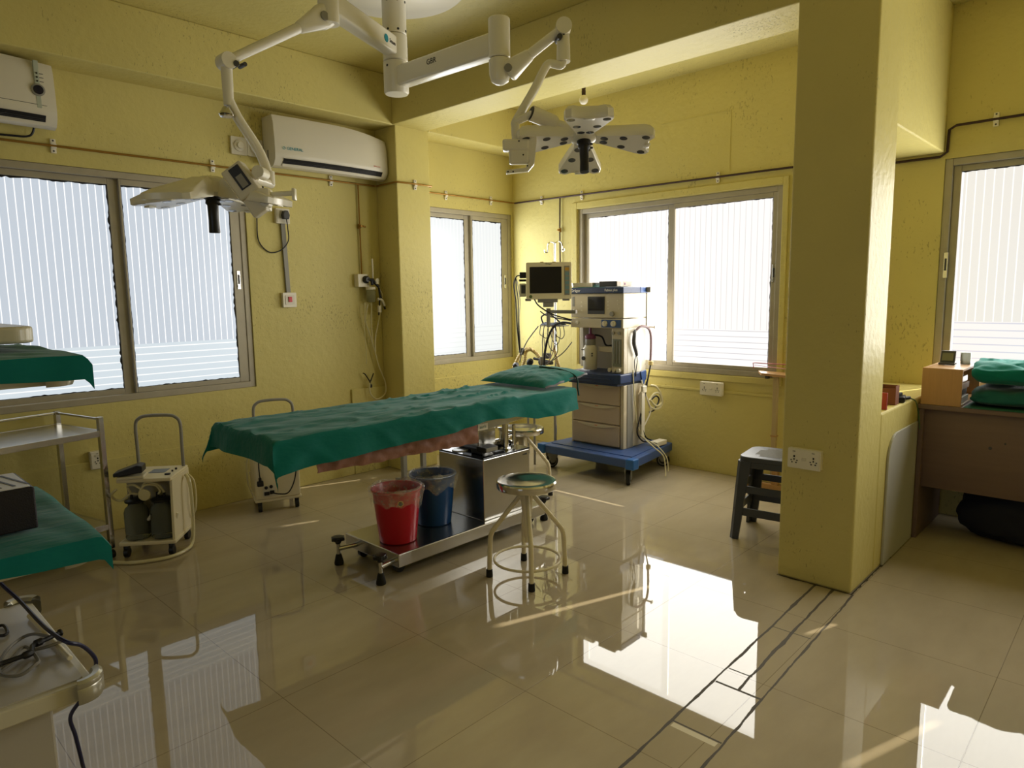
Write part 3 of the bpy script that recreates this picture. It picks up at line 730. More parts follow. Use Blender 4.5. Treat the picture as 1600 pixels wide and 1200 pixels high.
# arm towards the left head
JA = V((2.00, 3.13, 3.02))
mb, M = beam((MX, MY, 3.0), (JA.x, JA.y, 3.0), 0.085, 0.105, 0.014)
mb.build('extension_arm', M_lampwhite, t)
L = (V((JA.x, JA.y, 3.0)) - V((MX, MY, 3.0))).length
TM = M @ frame((0.13, 0.0432, -0.004), (-1, 0, 0), (0, 0, 1))
b = MB(TM); b.lathe([(0.022, 0), (0.022, 0.0012), (0, 0.0012)], 20, Matrix.Translation((-0.05, 0.0, 0))); b.build('logo_disc', M_teallogo, t)
text('logo', "Staan", 0.032, TM @ Matrix.Translation((0.02, 0.0, 0.0006)), M_darkprint, t)
EA = V((1.455, 3.12, 2.60))
b = MB(); b.cyl((JA.x, JA.y, 3.085), (JA.x, JA.y, 2.90), 0.052, n=28).build('arm_joint', M_lampwhite, t)
ja = V((JA.x - 0.03, JA.y, 2.93))
kn = ja.lerp(EA, 0.30)
mb, M = beam(ja, kn, 0.07, 0.115, 0.02, 0.045, 0.05)
mb.box((0.0, 0, 0.0), (0.10, 0.07, 0.115), 0.03, 3, M)
mb.tube([kn - (EA - ja) * 0.02, kn, EA], [0.024, 0.024, 0.021], 14)
mb.mi = 1; mb.cyl(M @ V((0.02, 0.041, 0.0)), M @ V((0.02, -0.041, 0.0)), 0.022, n=16)
mb.build('spring_arm', [M_lampwhite, M_grey], t)
b = MB(); b.cyl(EA + V((0, -0.035, 0)), EA + V((0, 0.035, 0)), 0.036, n=20); b.cyl(EA + V((0.0, 0.0, 0.0)), EA + V((-0.0, 0, -0.19)), 0.026, 0.022, n=20)
b.build('arm_joint', M_lampwhite, t)
b = MB(); b.cyl(EA + V((0.03, -0.04, -0.01)), EA + V((0.03, 0.04, -0.01)), 0.014, n=12).cyl(EA + V((0.075, -0.03, 0.0)), EA + V((0.075, 0.03, 0.0)), 0.01, n=12); b.build('joint_bolt', M_dkgrey, t)
b = MB(); b.cyl(EA + V((-0.015, -0.01, -0.20)), EA + V((-0.018, -0.012, -0.235)), 0.018, 0.034, n=18).cyl(EA + V((-0.018, -0.012, -0.235)), EA + V((-0.018, -0.012, -0.242)), 0.032, 0.03, n=18); b.build('joint_cap', M_chrome, t)
HA = V((1.42, 2.98, 2.035))
b = MB(); b.tube(catmull([EA + V((0.0, 0, -0.16)), EA + V((0.035, -0.01, -0.24)), EA + V((0.10, -0.04, -0.36)), EA + V((0.125, -0.06, -0.44)), (1.585, 3.04, 2.09)], 6), 0.022, 12); b.build('yoke_tube', M_lampwhite, t)

def petal(mb, M, r0, r1, w0, w1, th, taper=0.0, lensm=1):
    """one lamp petal lying along +x, underside facing -z; dark lenses set in the underside"""
    poly = [(r0, -w0), (r0 + 0.035, -w0 * 1.05), (r1 - 0.045, -w1), (r1 - 0.012, -w1 * 0.96), (r1, -w1 * 0.72), (r1 - 0.018, -w1 * 0.42), (r1 - 0.018, w1 * 0.42), (r1, w1 * 0.72), (r1 - 0.012, w1 * 0.96), (r1 - 0.045, w1), (r0 + 0.035, w0 * 1.05), (r0, w0)]
    mb.mi = 0
    n = len(poly); vs = []; fs = []
    for z, k in ((-th / 2, 0.96), (-th / 2 + 0.006, 1.0), (th / 2 - 0.02, 0.99), (th / 2, 0.86)):
        cx = (r0 + r1) / 2
        vs += [(cx + (x - cx) * k, y * k, -th / 2 + (z + th / 2) * (1 - taper * (x - r0) / (r1 - r0))) for x, y in poly]
    for j in range(3):
        for i in range(n):
            k = (i + 1) % n; fs.append([j * n + i, j * n + k, (j + 1) * n + k, (j + 1) * n + i])
    fs.append(list(range(n))[::-1]); fs.append([3 * n + i for i in range(n)])
    mb.add(vs, fs, False, M)
    mb.box((r1 - 0.025, 0, -th / 2 - 0.001), (0.028, 0.05, 0.006), 0.002, M=M)
    mb.mi = lensm
    for x, y in ((r0 + 0.045, 0.022), (r0 + 0.045, -0.022), ((r0 + r1) / 2 - 0.005, w1 * 0.42), ((r0 + r1) / 2 - 0.005, -w1 * 0.42), (r1 - 0.042, w1 * 0.72), (r1 - 0.042, -w1 * 0.72)):
        mb.lathe([(0.0195, -0.001), (0.0195, 0.001), (0, 0.0015)], 18, M @ Matrix.Translation((x, y, -th / 2)) @ Matrix.Rotation(PI, 4, 'X'))
def lamp_head(C, N, E1, name_label, angles, R0=0.06, R1=0.345, flat=0.07, taper=0.0):
    """C hub centre, N the light direction, E1 reference direction in the lamp plane"""
    N = V(N).normalized(); ex = V(E1); ex = (ex - N * ex.dot(N)).normalized(); ez = -N; ey = ez.cross(ex)
    M = Matrix(((ex.x, ey.x, ez.x, C[0]), (ex.y, ey.y, ez.y, C[1]), (ex.z, ey.z, ez.z, C[2]), (0, 0, 0, 1)))
    hb = MB(M); hb.lathe([(0.0, -0.045), (0.05, -0.045), (0.075, -0.03), (0.082, 0.0), (0.07, 0.03), (0.04, 0.04), (0.0, 0.042)], 28)
    head = hb.build('lamp_head', M_lampwhite, SL, label=name_label)
    for a, dz in angles:
        pm = MB(M); petal(pm, Matrix.Rotation(R(a), 4, 'Z') @ Matrix.Rotation(R(dz), 4, 'Y'), R0, R1, 0.045, 0.115, flat, taper)
        pm.build('lamp_petal', [M_lampwhite, M_lens], head)
    h = MB(M); h.lathe([(0.0, -0.04), (0.034, -0.04), (0.036, -0.055), (0.029, -0.062), (0.031, -0.075), (0.024, -0.085), (0.022, -0.15), (0.024, -0.20), (0.022, -0.205), (0.0, -0.206)], 20)
    for dz in (-0.06, -0.08): h.cyl((0.03, 0, dz), (0.045, 0.0, dz), 0.005, n=8)
    h.build('handle', M_black, head)
    return head, M
RT, FW = V((0.69, -0.724, 0.0)), V((0.724, 0.69, 0.0)); UP = V((0, 0, 1))
# left head, seen almost edge-on
HUBA = V((1.352, 3.122, 2.05))
headA, MA = lamp_head(HUBA, (0.02, 0.04, -1), RT - FW * 0.35, 'lamp head seen edge-on', ((190, 8), (100, 8), (10, 8), (280, 8)), flat=0.085, taper=0.6)
ctl = V((1.405, 2.93, 2.05))
ex = (RT * 0.55 - UP * 0.83).normalized(); ey = (RT * 0.83 + UP * 0.55).normalized()
CM = frame(ctl, ex, ey)
b = MB(CM); b.box((0, 0.0, 0), (0.145, 0.10, 0.07), 0.008).box((0.11, -0.012, -0.005), (0.09, 0.07, 0.05), 0.008)
box = b.build('control_box', M_offwhite, SL)
b = MB(CM); b.box((-0.01, 0.01, 0.037), (0.10, 0.05, 0.004), 0.001); b.mi = 1; b.box((0.008, 0.01, 0.04), (0.055, 0.03, 0.002)); b.build('display', [M_black, M_grey], box)
b = MB(CM); b.box((-0.0, -0.052, 0.0), (0.12, 0.006, 0.035), 0.001); b.build('side_plate', M_chrome, box)
b = MB(); b.cyl((1.585, 3.04, 2.13), (1.585, 3.04, 2.07), 0.026, n=18).cyl((1.60, 3.05, 2.075), (1.47, 2.955, 2.075), 0.02, n=16).cyl(ctl + RT * 0.085 + UP * 0.035 - FW * 0.05, ctl + RT * 0.085 + UP * 0.035 + FW * 0.03, 0.026, n=20)
b.tube([(1.47, 2.955, 2.075), ctl + RT * 0.06 + UP * 0.03], 0.02, 10)
b.cyl(ctl + V((0.03, 0.05, 0.0)), HUBA + V((0.02, -0.02, 0.0)), 0.022, n=14)
b.build('yoke', M_lampwhite, SL)
b = MB(); o = ctl + RT * 0.09 - UP * 0.055
b.box(o, (0.06, 0.06, 0.05), 0.008, rz=R(-46)).cyl(o + RT * 0.02, o + RT * 0.13 + UP * 0.006, 0.011, n=12).box(o + RT * 0.13, (0.014, 0.03, 0.05), 0.003, rz=R(-46)).cyl(o - UP * 0.035 + RT * 0.01 - FW * 0.03, o - UP * 0.035 + RT * 0.01 + FW * 0.02, 0.02, n=14)
b.build('side_handle', M_lampwhite, SL)
# arm towards the right head
JB = V((2.655, 2.585, 2.84))
mb, M = beam((MX, MY, 2.83), (JB.x, JB.y, 2.83), 0.085, 0.115, 0.014); mb.build('extension_arm', M_lampwhite, SL)
L = (JB - V((MX, MY, 2.83))).length
# handwritten mark on the arm side
TM = M @ frame((L * 0.43, -0.0435, 0.012), (1, 0, 0), (0, 0, 1))
text('handwritten_mark', "GBR", 0.042, TM, M_darkprint, SL)
b = MB(); b.lathe([(0.052, 2.955), (0.056, 2.95), (0.056, 2.765), (0.052, 2.76)], 28, Matrix.Translation((JB.x, JB.y, 0))).lathe([(0.052, 2.755), (0.056, 2.75), (0.056, 2.68), (0.045, 2.645), (0.02, 2.63), (0, 2.628)], 28, Matrix.Translation((JB.x, JB.y, 0)))
b.build('arm_joint', M_lampwhite, SL)
EB = V((2.80, 2.28, 2.865))
s = V((JB.x + 0.015, JB.y - 0.04, 2.685))
kn = s.lerp(EB, 0.45)
mb, M = beam(s, kn, 0.08, 0.105, 0.02, 0.045, 0.055); mb.tube([kn - (EB - s) * 0.03, kn, EB], [0.027, 0.026, 0.023], 14); mb.mi = 1; mb.cyl(M @ V((0.02, 0.046, 0)), M @ V((0.02, -0.046, 0)), 0.02, n=16); mb.build('spring_arm', [M_lampwhite, M_grey], SL)
EBL = V((2.79, 2.272, 2.70))
b = MB(); b.cyl(EB + V((-0.03, -0.03, 0.0)), EB + V((0.03, 0.03, 0.0)), 0.04, n=20).cyl(EB, EBL, 0.03, 0.035, n=20); b.build('arm_joint', M_lampwhite, SL)
b = MB(); b.cyl(EB + V((-0.05, -0.02, -0.055)), EB + V((0.0, 0.04, -0.055)), 0.014, n=12)
for dz in (0.04, 0.08, 0.11): b.cyl(EB + V((0, 0, -dz)) - FW * 0.03, EB + V((0, 0, -dz)) - FW * 0.036, 0.006, n=8)
b.build('joint_bolt', M_dkgrey, SL)
b = MB(); b.tube(catmull([EBL + V((0, 0, 0.03)), EBL + V((-0.01, 0.005, -0.015)), (2.734, 2.317, 2.69), (2.70, 2.33, 2.645), (2.65, 2.345, 2.555), (2.565, 2.386, 2.405), (2.553, 2.385, 2.37), (2.553, 2.378, 2.28)], 8), 0.021, 12); b.build('yoke_tube', M_lampwhite, SL)
c0, c1 = V((2.60, 2.31, 2.425)), V((2.705, 2.262, 2.392)); d = (c1 - c0).normalized()
b = MB(); b.cyl((2.555, 2.385, 2.395), c0, 0.019, n=14).cyl(c0 - d * 0.01, c1, 0.038, 0.036, n=22).cyl(c1, c1 + d * 0.01, 0.03, n=18).cyl(c1, (2.80, 2.20, 2.36), 0.022, n=14); b.build('yoke', M_lampwhite, SL)
b = MB(); b.cyl(c0 - d * 0.014, c0 - d * 0.006, 0.033, n=22); b.build('yoke_cap', M_black, SL)
o = V((2.545, 2.355, 2.275))
BM = frame(o, RT, UP)
b = MB(BM); b.box((-0.015, 0.0, 0), (0.13, 0.055, 0.06), 0.01).box((0, -0.055, 0), (0.10, 0.07, 0.05), 0.012).prism([(0.035, 0.02), (0.09, 0.05), (0.075, -0.09), (0.045, -0.125), (-0.065, -0.135), (-0.065, -0.118), (0.03, -0.108), (0.05, -0.08)], -0.02, 0.02, bev=0.003)
bx = b.build('control_box', M_lampwhite, SL)
b = MB(BM); 
for x, y in ((0.0, 0.015), (0.02, -0.05), (0.04, -0.1), (-0.03, -0.127), (-0.055, -0.127)): b.lathe([(0.004, 0), (0.004, 0.002), (0, 0.002)], 8, Matrix.Translation((x, y, 0.031 if y > -0.09 else 0.021)))
b.build('screw', M_darkprint, bx)
headB, MBm = lamp_head((2.835, 2.18, 2.352), V((0, 0, -1)) - FW * 0.22, RT + UP * 0.12, 'lamp head with its lenses facing the room', ((0, 8), (90, 9), (184, 8), (270, 9)), flat=0.06)
# ------------------------------------------------------------------ operating table
t = thing('operating_table', 'stainless operating table on a low wheeled base, draped in green cloth', 'operating table', (2.75, 3.2, 0))
OT = t
b = MB(); b.b2((2.165, 2.945, 0.062), (3.40, 3.47, 0.140), 0.006); b.build('base_plate', M_steel, t)
b = MB(); b.b2((2.865, 2.985, 0.140), (3.29, 3.41, 0.535), 0.005); ped = b.build('pedestal', M_steel, t)
b = MB(); b.b2((2.862, 2.982, 0.535), (3.293, 3.413, 0.546), 0.003); b.build('pedestal_top', M_blacktop, ped)
text('model_print', "AURIS", 0.016, frame((3.245, 2.9845, 0.505), (1, 0, 0), (0, 0, 1)), M_darkprint, ped)
b = MB(); b.lathe([(0.055, 0.546), (0.055, 0.552), (0.0, 0.552)], 24, Matrix.Translation((2.93, 3.27, 0))); b.build('pedestal_disc', M_white, ped)
b = MB(); b.b2((3.0, 3.17, 0.546), (3.16, 3.33, 0.73), 0.006); b.build('lift_column', M_steel, t)
b = MB(); b.cyl((3.14, 3.06, 0.546), (3.14, 3.06, 0.735), 0.021, n=20); b.cyl((3.14, 3.06, 0.546), (3.14, 3.06, 0.556), 0.035, n=20); b.build('tilt_piston', M_chrome, t)
b = MB(); b.lathe([(0.075, 0.546), (0.08, 0.56), (0.06, 0.578), (0.025, 0.585), (0.022, 0.64), (0.03, 0.645), (0.03, 0.66), (0.0, 0.662)], 24, Matrix.Translation((3.235, 3.18, 0))); b.cyl((3.21, 3.05, 0.56), (3.21, 3.05, 0.7), 0.012).cyl((3.18, 3.1, 0.62), (3.26, 3.1, 0.62), 0.012).cyl((3.2, 3.2, 0.66), (3.2, 3.2, 0.735), 0.014)
b.build('tilt_joint', M_chrome, t)
b = MB(); b.b2((2.905, 3.01, 0.566), (3.02, 3.09, 0.60), 0.004, M=Matrix.Translation((0, 0, 0))); b.b2((2.915, 3.05, 0.548), (2.94, 3.15, 0.58), 0.004).b2((2.96, 3.16, 0.552), (3.0, 3.34, 0.566), 0.003).b2((3.0, 3.02, 0.549), (3.09, 3.045, 0.556), 0.002)
b.build('lever_block', M_black, t)
b = MB(); b.b2((2.912, 3.004, 0.572), (3.013, 3.01, 0.596), 0.001); b.build('lever_plate', M_grey, t)
# top frame and side rails
b = MB(); b.b2((1.58, 2.99, 0.80), (3.66, 3.52, 0.885), 0.01); b.build('table_top', M_black, t)
b = MB(); b.prism([(2.82, 0.714), (3.26, 0.742), (3.36, 0.765), (3.40, 0.80), (2.82, 0.80)], 0, 0.03, frame((0, 3.03, 0), (1, 0, 0), (0, 0, 1)), 0.002)
b.b2((2.82, 3.03, 0.735), (3.3, 3.42, 0.80), 0.004); b.build('seat_frame', M_steel, t)
b = MB(); b.box((2.878, 2.9975, 0.742), (0.085, 0.003, 0.040), 0.001); pl = b.build('badge_plate', M_white, t)
text('badge_text', "auris", 0.03, frame((2.878, 2.9955, 0.743), (1, 0, 0), (0, 0, 1)), mat('green_print', (20, 96, 84), 0.5), t)
for x, y in ((2.06, 2.968), (2.062, 3.385), (3.45, 3.0), (3.45, 3.42)):
    near = x < 3
    b = MB(); b.cyl((x, y, 0.055), (x, y, 0.125), 0.011, n=12)
    b.cyl((x, y, 0.095), (x + (0.13 if near else -0.1), y + (0.03 if y < 3.2 else -0.03), 0.095), 0.014, n=10)
    leg = b.build('levelling_leg', M_steel, t)
    f = MB(); f.lathe([(0.026, 0), (0.028, 0.01), (0.019, 0.05), (0.015, 0.062), (0.0, 0.063)], 18, Matrix.Translation((x, y, 0))); f.build('rubber_foot', M_rubber, leg)
    k = MB()
    k.lathe([(0.0, 0.125), (0.016, 0.127), (0.018, 0.14), (0.036, 0.146), (0.037, 0.16), (0.03, 0.168), (0.0, 0.17)], 18, Matrix.Translation((x, y, 0)))
    for q in range(6): k.cyl((x + 0.033 * math.cos(q * PI / 3), y + 0.033 * math.sin(q * PI / 3), 0.146), (x + 0.033 * math.cos(q * PI / 3), y + 0.033 * math.sin(q * PI / 3), 0.164), 0.009, n=8)
    k.build('star_knob', M_black, leg)
for x, y in ((2.23, 3.03), (2.23, 3.38), (3.33, 3.03), (3.33, 3.38)):
    b = MB(); b.cyl((x, y - 0.014, 0.034), (x, y + 0.014, 0.034), 0.034, n=18).b2((x - 0.02, y - 0.02, 0.05), (x + 0.02, y + 0.02, 0.064)); b.build('caster', M_black, t)
# head rest clamp and hanging strap below the far end
b = MB(); b.cyl((3.55, 3.1, 0.74), (3.55, 3.1, 0.80), 0.012).tube([(3.48, 3.08, 0.735), (3.66, 3.08, 0.735)], 0.009, 8).cyl((3.60, 3.06, 0.735), (3.60, 3.12, 0.735), 0.018); b.build('rail_clamp', M_black, t)

# green drape
def drape(u, v):
    X0, X1, Y0, Y1, ZT = 1.49, 3.70, 2.945, 3.575, 0.902
    s = -0.135 + u * (X1 - X0 + 0.135 + 0.02); q = -0.16 + v * (Y1 - Y0 + 0.32)
    W = Y1 - Y0; L = X1 - X0
    ox = max(0.0, -s); oy = max(0.0, -q) + max(0.0, q - W)
    x = X0 + min(max(s, 0), L + 0.02); y = Y0 + min(max(q, 0), W); z = ZT
    # rounded shoulder
    def fold(o):
        r = 0.018
        if o < r * 1.57: a = o / r; return r * math.sin(a), r * (1 - math.cos(a))
        return r, r + (o - r * 1.57)
    hx, dx = fold(ox); hy, dy = fold(oy)
    drop = dx + dy
    x -= hx; y += -hy if q < 0 else hy
    if ox > 0 and oy > 0:      # corner: gathers to a hanging point
        m = min(ox, oy); drop = max(dx, dy) + 0.45 * m
        k = min(1.0, m / 0.1)
        x -= 0.012 * k; y += (-0.012 if q < 0 else 0.012) * k
    hang = min(1.0, drop / 0.16)
    # hem height varies along the near side
    if q < 0:
        H = ((-0.2, 0.735), (0.0, 0.735), (0.23, 0.748), (0.6, 0.756), (1.06, 0.766), (1.30, 0.792), (1.45, 0.794), (1.60, 0.785), (1.80, 0.744), (2.0, 0.745), (2.25, 0.752))
        for (s0, h0), (s1, h1) in zip(H, H[1:]):
            if s0 <= s <= s1:
                hz = h0 + (h1 - h0) * (s - s0) / (s1 - s0); break
        else: hz = 0.752
        drop *= (ZT - hz) / 0.151
    z -= drop
    # wrinkles on top and soft folds on the sides
    top = 1 - hang
    w = 0.0
    if drop < 0.02:
        w += 0.010 * fbm(s * 1.1 + 3, q * 3.2, 0.2, 2.2) + 0.0055 * fbm(s * 2.0 + q * 2.4, q * 4.5 - s * 0.8, 1.7, 4.0)
        ridge = 1 - abs(fbm(s * 0.9 - q * 1.5, s * 0.5 + q * 1.2, 5.0, 4.5)) * 3.0
        w += 0.016 * max(0, ridge) ** 3 * (0.4 + 0.6 * min(1, max(0, (s - 0.7) / 0.8)))
        z += w * (1.0 - 0.85 * min(1.0, max(0.0, (s - 1.80) / 0.12)))
    f = hang * (0.008 * math.sin(s * 17 + 2 * math.sin(s * 5)) + 0.018 * fbm(s * 2.6, drop * 1.5, 3.0, 2.4) + 0.016 * max(0, math.sin(s * 6.2 + drop * 9 + 1.5 * fbm(s, 0, 2, 1.3))) ** 8 + 0.008 * max(0, math.sin(s * 15.0 - drop * 16)) ** 6)
    if oy > 0: y += (-f - 0.022 * hang) if q < 0 else (f + 0.02 * hang)
    if ox > 0: x -= hang * (0.02 + 0.012 * math.sin(q * 16 + 1) + 0.012 * fbm(q * 3, drop * 2, 1, 3)); 
    return (x, y, z)
b = MB(); b.sheet(drape, 150, 64, 0.003)
tag(b.build('surgical_drape', M_green), 'long green cloth draped over the operating table, hanging at the sides and foot end', 'cloth')
# brown rubber sheet below the drape
def mack(u, v):
    x = 1.715 + u * 1.10; z = 0.80 - v * (0.112 + 0.03 * u)
    y = 2.972 + 0.014 * fbm(u * 6, v * 1.5, 2, 2.4) + 0.010 * fbm(u * 17, v * 3, 5, 1.5) - 0.004 * (abs(u - 0.78) < 0.02) + 0.006 * abs(math.sin(u * 9))
    return (x, y, z - 0.010 * abs(fbm(u * 5, 0, 1, 2)))
b = MB(); b.sheet(mack, 90, 12, 0.0025)
tag(b.build('mackintosh_sheet', M_brown), 'brown crinkled rubber sheet hanging below the near edge of the green table drape', 'sheet')
# pillow at the head end
PT = thing('pillow', 'flat pillow in a green cover with a dark piped edge, on the operating table', 'pillow', (3.68, 3.3, 0.91))
def pil(u, v):
    a = 2 * u - 1; c = 2 * v - 1
    k = max(0.0, (1 - abs(a) ** 3.2)) ** 0.6 * max(0.0, (1 - abs(c) ** 4.0)) ** 0.55
    return a, c, k
def psurf(sgn):
    def f(u, v):
        a, c, k = pil(u, v)
        x = 3.685 + a * 0.235 + 0.01 * c; y = 3.30 + c * 0.325
        tilt = 0.920 + 0.036 * (a + 1) / 2 + 0.02 * (a > 0) * a
        w = 0.006 * fbm(a * 2, c * 4 + a, sgn, 2.4) + 0.005 * fbm(a * 6 + c * 2, c * 7, sgn, 1.6)
        return (x, y, tilt + sgn * (0.062 if sgn > 0 else 0.006) * k + w * k + 0.004)
    return f
b = MB(); b.sheet(psurf(1), 36, 40).sheet(psurf(-1), 36, 40); b.build('cover', M_green, PT)
b = MB(); b.sheet(lambda u, v: (3.45 + 0.46 * u, 2.974 - 0.004 * math.sin(u * 9) + 0.006 * v, 0.924 + 0.055 * u + 0.004 * math.sin(u * 22) + 0.012 * (v - 0.5)), 24, 2, 0.006); b.build('piped_edge', M_dkgrey, PT)
b = MB(); b.tube(catmull([(3.76, 3.30, 1.022), (3.765, 3.12, 1.014), (3.775, 3.0, 0.985), (3.77, 2.955, 0.95), (3.76, 2.945, 0.90), (3.765, 2.938, 0.84)], 6), 0.006, 6); b.build('tie', mat('dark_green_tie', (8, 56, 50), 0.8), PT)

# ------------------------------------------------------------------ buckets with clear liners
def bucket(name, label, x, y, h, rt, rb, m, logo):
    z0 = 0.1405
    t = thing(name, label, 'bucket', (x, y, z0)); M = Matrix.Translation((x, y, z0))
    b = MB(M); b.lathe([(0, 0.0), (rb - 0.006, 0.0), (rb, 0.006), (rb + (rt - rb) * 0.94, h * 0.94), (rt - 0.001, h * 0.95), (rt + 0.008, h * 0.975), (rt + 0.008, h), (rt, h), (rt - 0.006, h * 0.97), (rb - 0.004, 0.012), (0, 0.01)], 44, cap=False)
    b.build('bucket_body', m, t)
    if logo:
        a = R(-118); r = rb + (rt - rb) * 0.80 + 0.001; n = V((math.cos(a), math.sin(a), 0))
        LM = frame(V((x, y, z0 + h * 0.80)) + n * (r + 0.0035), (-math.sin(a), math.cos(a), 0), (0, 0, 1))
        l = MB(LM); l.lathe([(0.017, 0), (0.017, 0.001), (0, 0.001)], 20); l.build('round_sticker', mat('yellow_sticker', (214, 170, 40), 0.5), t)
        s = MB(LM); s.lathe([(0.013, 0.001), (0.013, 0.0018), (0.010, 0.0018), (0.010, 0.001)], 20)
        s.prism([(-0.008, -0.006), (0.008, -0.006), (0.004, 0.002), (0.0, 0.008), (-0.004, 0.002)], 0.001, 0.0018); s.build('sticker_mark', M_darkprint, t)
    return t
def liner(label, x, y, h, rt, rb, seed, drop):
    z0 = 0.1405
    def f(u, v):
        a = 2 * PI * u
        n1 = fbm(math.cos(a) * 1.2, math.sin(a) * 1.2, seed, 1.0)
        dl = drop * (0.75 + 1.1 * abs(n1) + 0.35 * abs(fbm(math.cos(a) * 3, math.sin(a) * 3, seed + 3, 1)))
        if v < 0.4:      # inside
            k = v / 0.4; r = rb - 0.012 + (rt - 0.012 - rb + 0.012) * k - 0.003; z = 0.02 + (h - 0.02) * k
            r += 0.004 * fbm(a * 2, z * 9, seed, 1)
        elif v < 0.6:    # over the rim
            k = (v - 0.4) / 0.2; r = rt - 0.012 + 0.027 * k; z = h + 0.012 * math.sin(k * PI) + (0.022 * max(0, n1) if 0.2 < k < 0.8 else 0)
        else:            # outside skirt
            k = (v - 0.6) / 0.4; z = h - dl * k; r = rb + (rt - rb) * (z / h) + 0.013 + 0.008 * abs(fbm(a * 1.6, k * 2, seed + 1, 1)) + 0.01 * (1 - k)
        r += 0.0025 * fbm(a * 4, v * 14, seed + 9, 1)
        return (x + r * math.cos(a), y + r * math.sin(a), z0 + z)
    b = MB(); b.sheet(f, 80, 40); return tag(b.build('bin_liner', M_film), label, 'liner')
bucket('bucket', 'red plastic bucket with a round yellow sticker, on the table base', 2.315, 3.145, 0.315, 0.140, 0.108, M_red, True)
liner('clear plastic liner hanging over the rim of the red bucket', 2.315, 3.145, 0.315, 0.140, 0.108, 2.0, 0.085)
bucket('bucket', 'blue plastic bucket beside the pedestal of the operating table', 2.655, 3.225, 0.315, 0.140, 0.108, M_blue, False)
liner('clear plastic liner folded over the rim of the blue bucket', 2.655, 3.225, 0.315, 0.140, 0.108, 8.0, 0.075)

# ------------------------------------------------------------------ revolving stools
def stool(label, loc, az):
    t = thing('revolving_stool', label, 'stool', loc, 'steel revolving stools'); M = Matrix.Translation(loc)
    b = MB(M); b.lathe([(0.0, 0.538), (0.10, 0.541), (0.150, 0.546), (0.160, 0.545), (0.166, 0.538), (0.166, 0.508), (0.163, 0.503), (0.157, 0.503), (0.155, 0.52), (0.0, 0.52)], 48, cap=False); b.build('seat', M_seat, t)
    b = MB(M); b.lathe([(0.017, 0.22), (0.019, 0.26), (0.030, 0.40), (0.036, 0.49), (0.05, 0.505), (0.05, 0.52)], 20).cyl((0, 0, 0.19), (0, 0, 0.23), 0.013, n=14); b.build('screw_column', M_cream, t)
    b = MB(M); b.tube([(0.185 * math.cos(2 * PI * k / 56), 0.185 * math.sin(2 * PI * k / 56), 0.095) for k in range(56)], 0.0075, 8, closed=True); b.build('foot_ring', M_cream, t)
    for k in range(4):
        a = az + k * PI / 2; c, s = math.cos(a), math.sin(a); P = lambda r, z: (r * c, r * s, z)
        l = MB(M); l.tube(catmull([P(0.02, 0.475), P(0.05, 0.44), P(0.17, 0.29), P(0.196, 0.25), P(0.205, 0.20), P(0.212, 0.03)], 6), 0.0135, 12)
        lo = l.build('leg', M_cream, t)
        f = MB(M); f.lathe([(0.018, 0.0), (0.019, 0.004), (0.0175, 0.042), (0.015, 0.044)], 16, Matrix.Translation(P(0.2125, 0))); f.build('rubber_tip', M_rubber, lo)
    return t
st = stool('steel revolving stool standing in the open in front of the operating table', (2.68, 2.455, 0), R(-132))
dup(st, (3.765, 3.485, 0.0), 'second steel revolving stool, half hidden behind the operating table pedestal', 'steel revolving stools')
# pale metal step stand behind the table
t = thing('step_stand', 'pale metal stand whose two posts show between the table drape and the buckets', 'stand', (3.60, 4.55, 0))
for x, y in ((3.40, 4.50), (3.605, 4.50)):
    b = MB(); b.b2((x - 0.02, y - 0.02, 0), (x + 0.02, y + 0.02, 0.40), 0.003).b2((x - 0.02, y - 0.1, 0), (x + 0.02, y + 0.1, 0.03), 0.003); b.build('post', M_grey, t)
b = MB(); b.b2((3.36, 4.42, 0.40), (3.645, 4.58, 0.43), 0.006); b.build('step_board', M_grey, t)
# ------------------------------------------------------------------ anaesthesia machine
t = thing('anaesthesia_machine', 'tall beige and blue anaesthesia machine with three drawers on a wheeled blue base', 'anaesthesia machine', (4.9, 3.5, 0))
AN = t
FX, YA, YB, BX = 4.79, 3.815, 3.262, 5.13       # front plane, left and right sides, back
def fy(f): return YA + (YB - YA) * f
pl = MB(); pl.prism([(4.53, 2.99), (5.33, 3.10), (5.33, 3.90), (4.53, 3.985)], 0.142, 0.215, bev=0.008); pl.build('base', M_mblue, t)
b = MB(); b.prism([(4.62, 3.06), (5.26, 3.14), (5.26, 3.86), (4.62, 3.92)], 0.215, 0.221); b.build('base_mat', M_mblue, t)
for y0, y1 in ((2.975, 3.055), (3.92, 4.0)):
    b = MB(); b.b2((4.515, y0, 0.135), (4.60, y1, 0.222), 0.01); b.build('corner_bumper', mat('bright_blue_bumper', (34, 92, 160), 0.35), t)
def caster(x, y, a, lbl=None):
    w = MB(); d = V((math.cos(a), math.sin(a), 0)); c = V((x, y, 0.058))
    w.cyl(c - d * 0.016, c + d * 0.016, 0.058, n=30); w.mi = 1; w.cyl(c - d * 0.018, c + d * 0.018, 0.044, n=26); w.mi = 0; w.cyl(c - d * 0.0195, c + d * 0.0195, 0.034, n=22); w.mi = 1; w.cyl(c - d * 0.026, c + d * 0.026, 0.014, n=14)
    wo = w.build('caster', [M_rubber, M_grey], AN)
    f = MB(); n = V((-d.y, d.x, 0))
    for s in (-1, 1):
        FM = frame(c + d * 0.024 * s, n, UP); f.prism([(-0.016, -0.012), (0.016, -0.012), (0.05, 0.055), (0.045, 0.085), (-0.04, 0.085), (-0.06, 0.07)], -0.003, 0.003, FM)
    f.cyl((x, y, 0.128), (x, y, 0.15), 0.018, n=14); f.build('caster_fork', M_grey, wo)
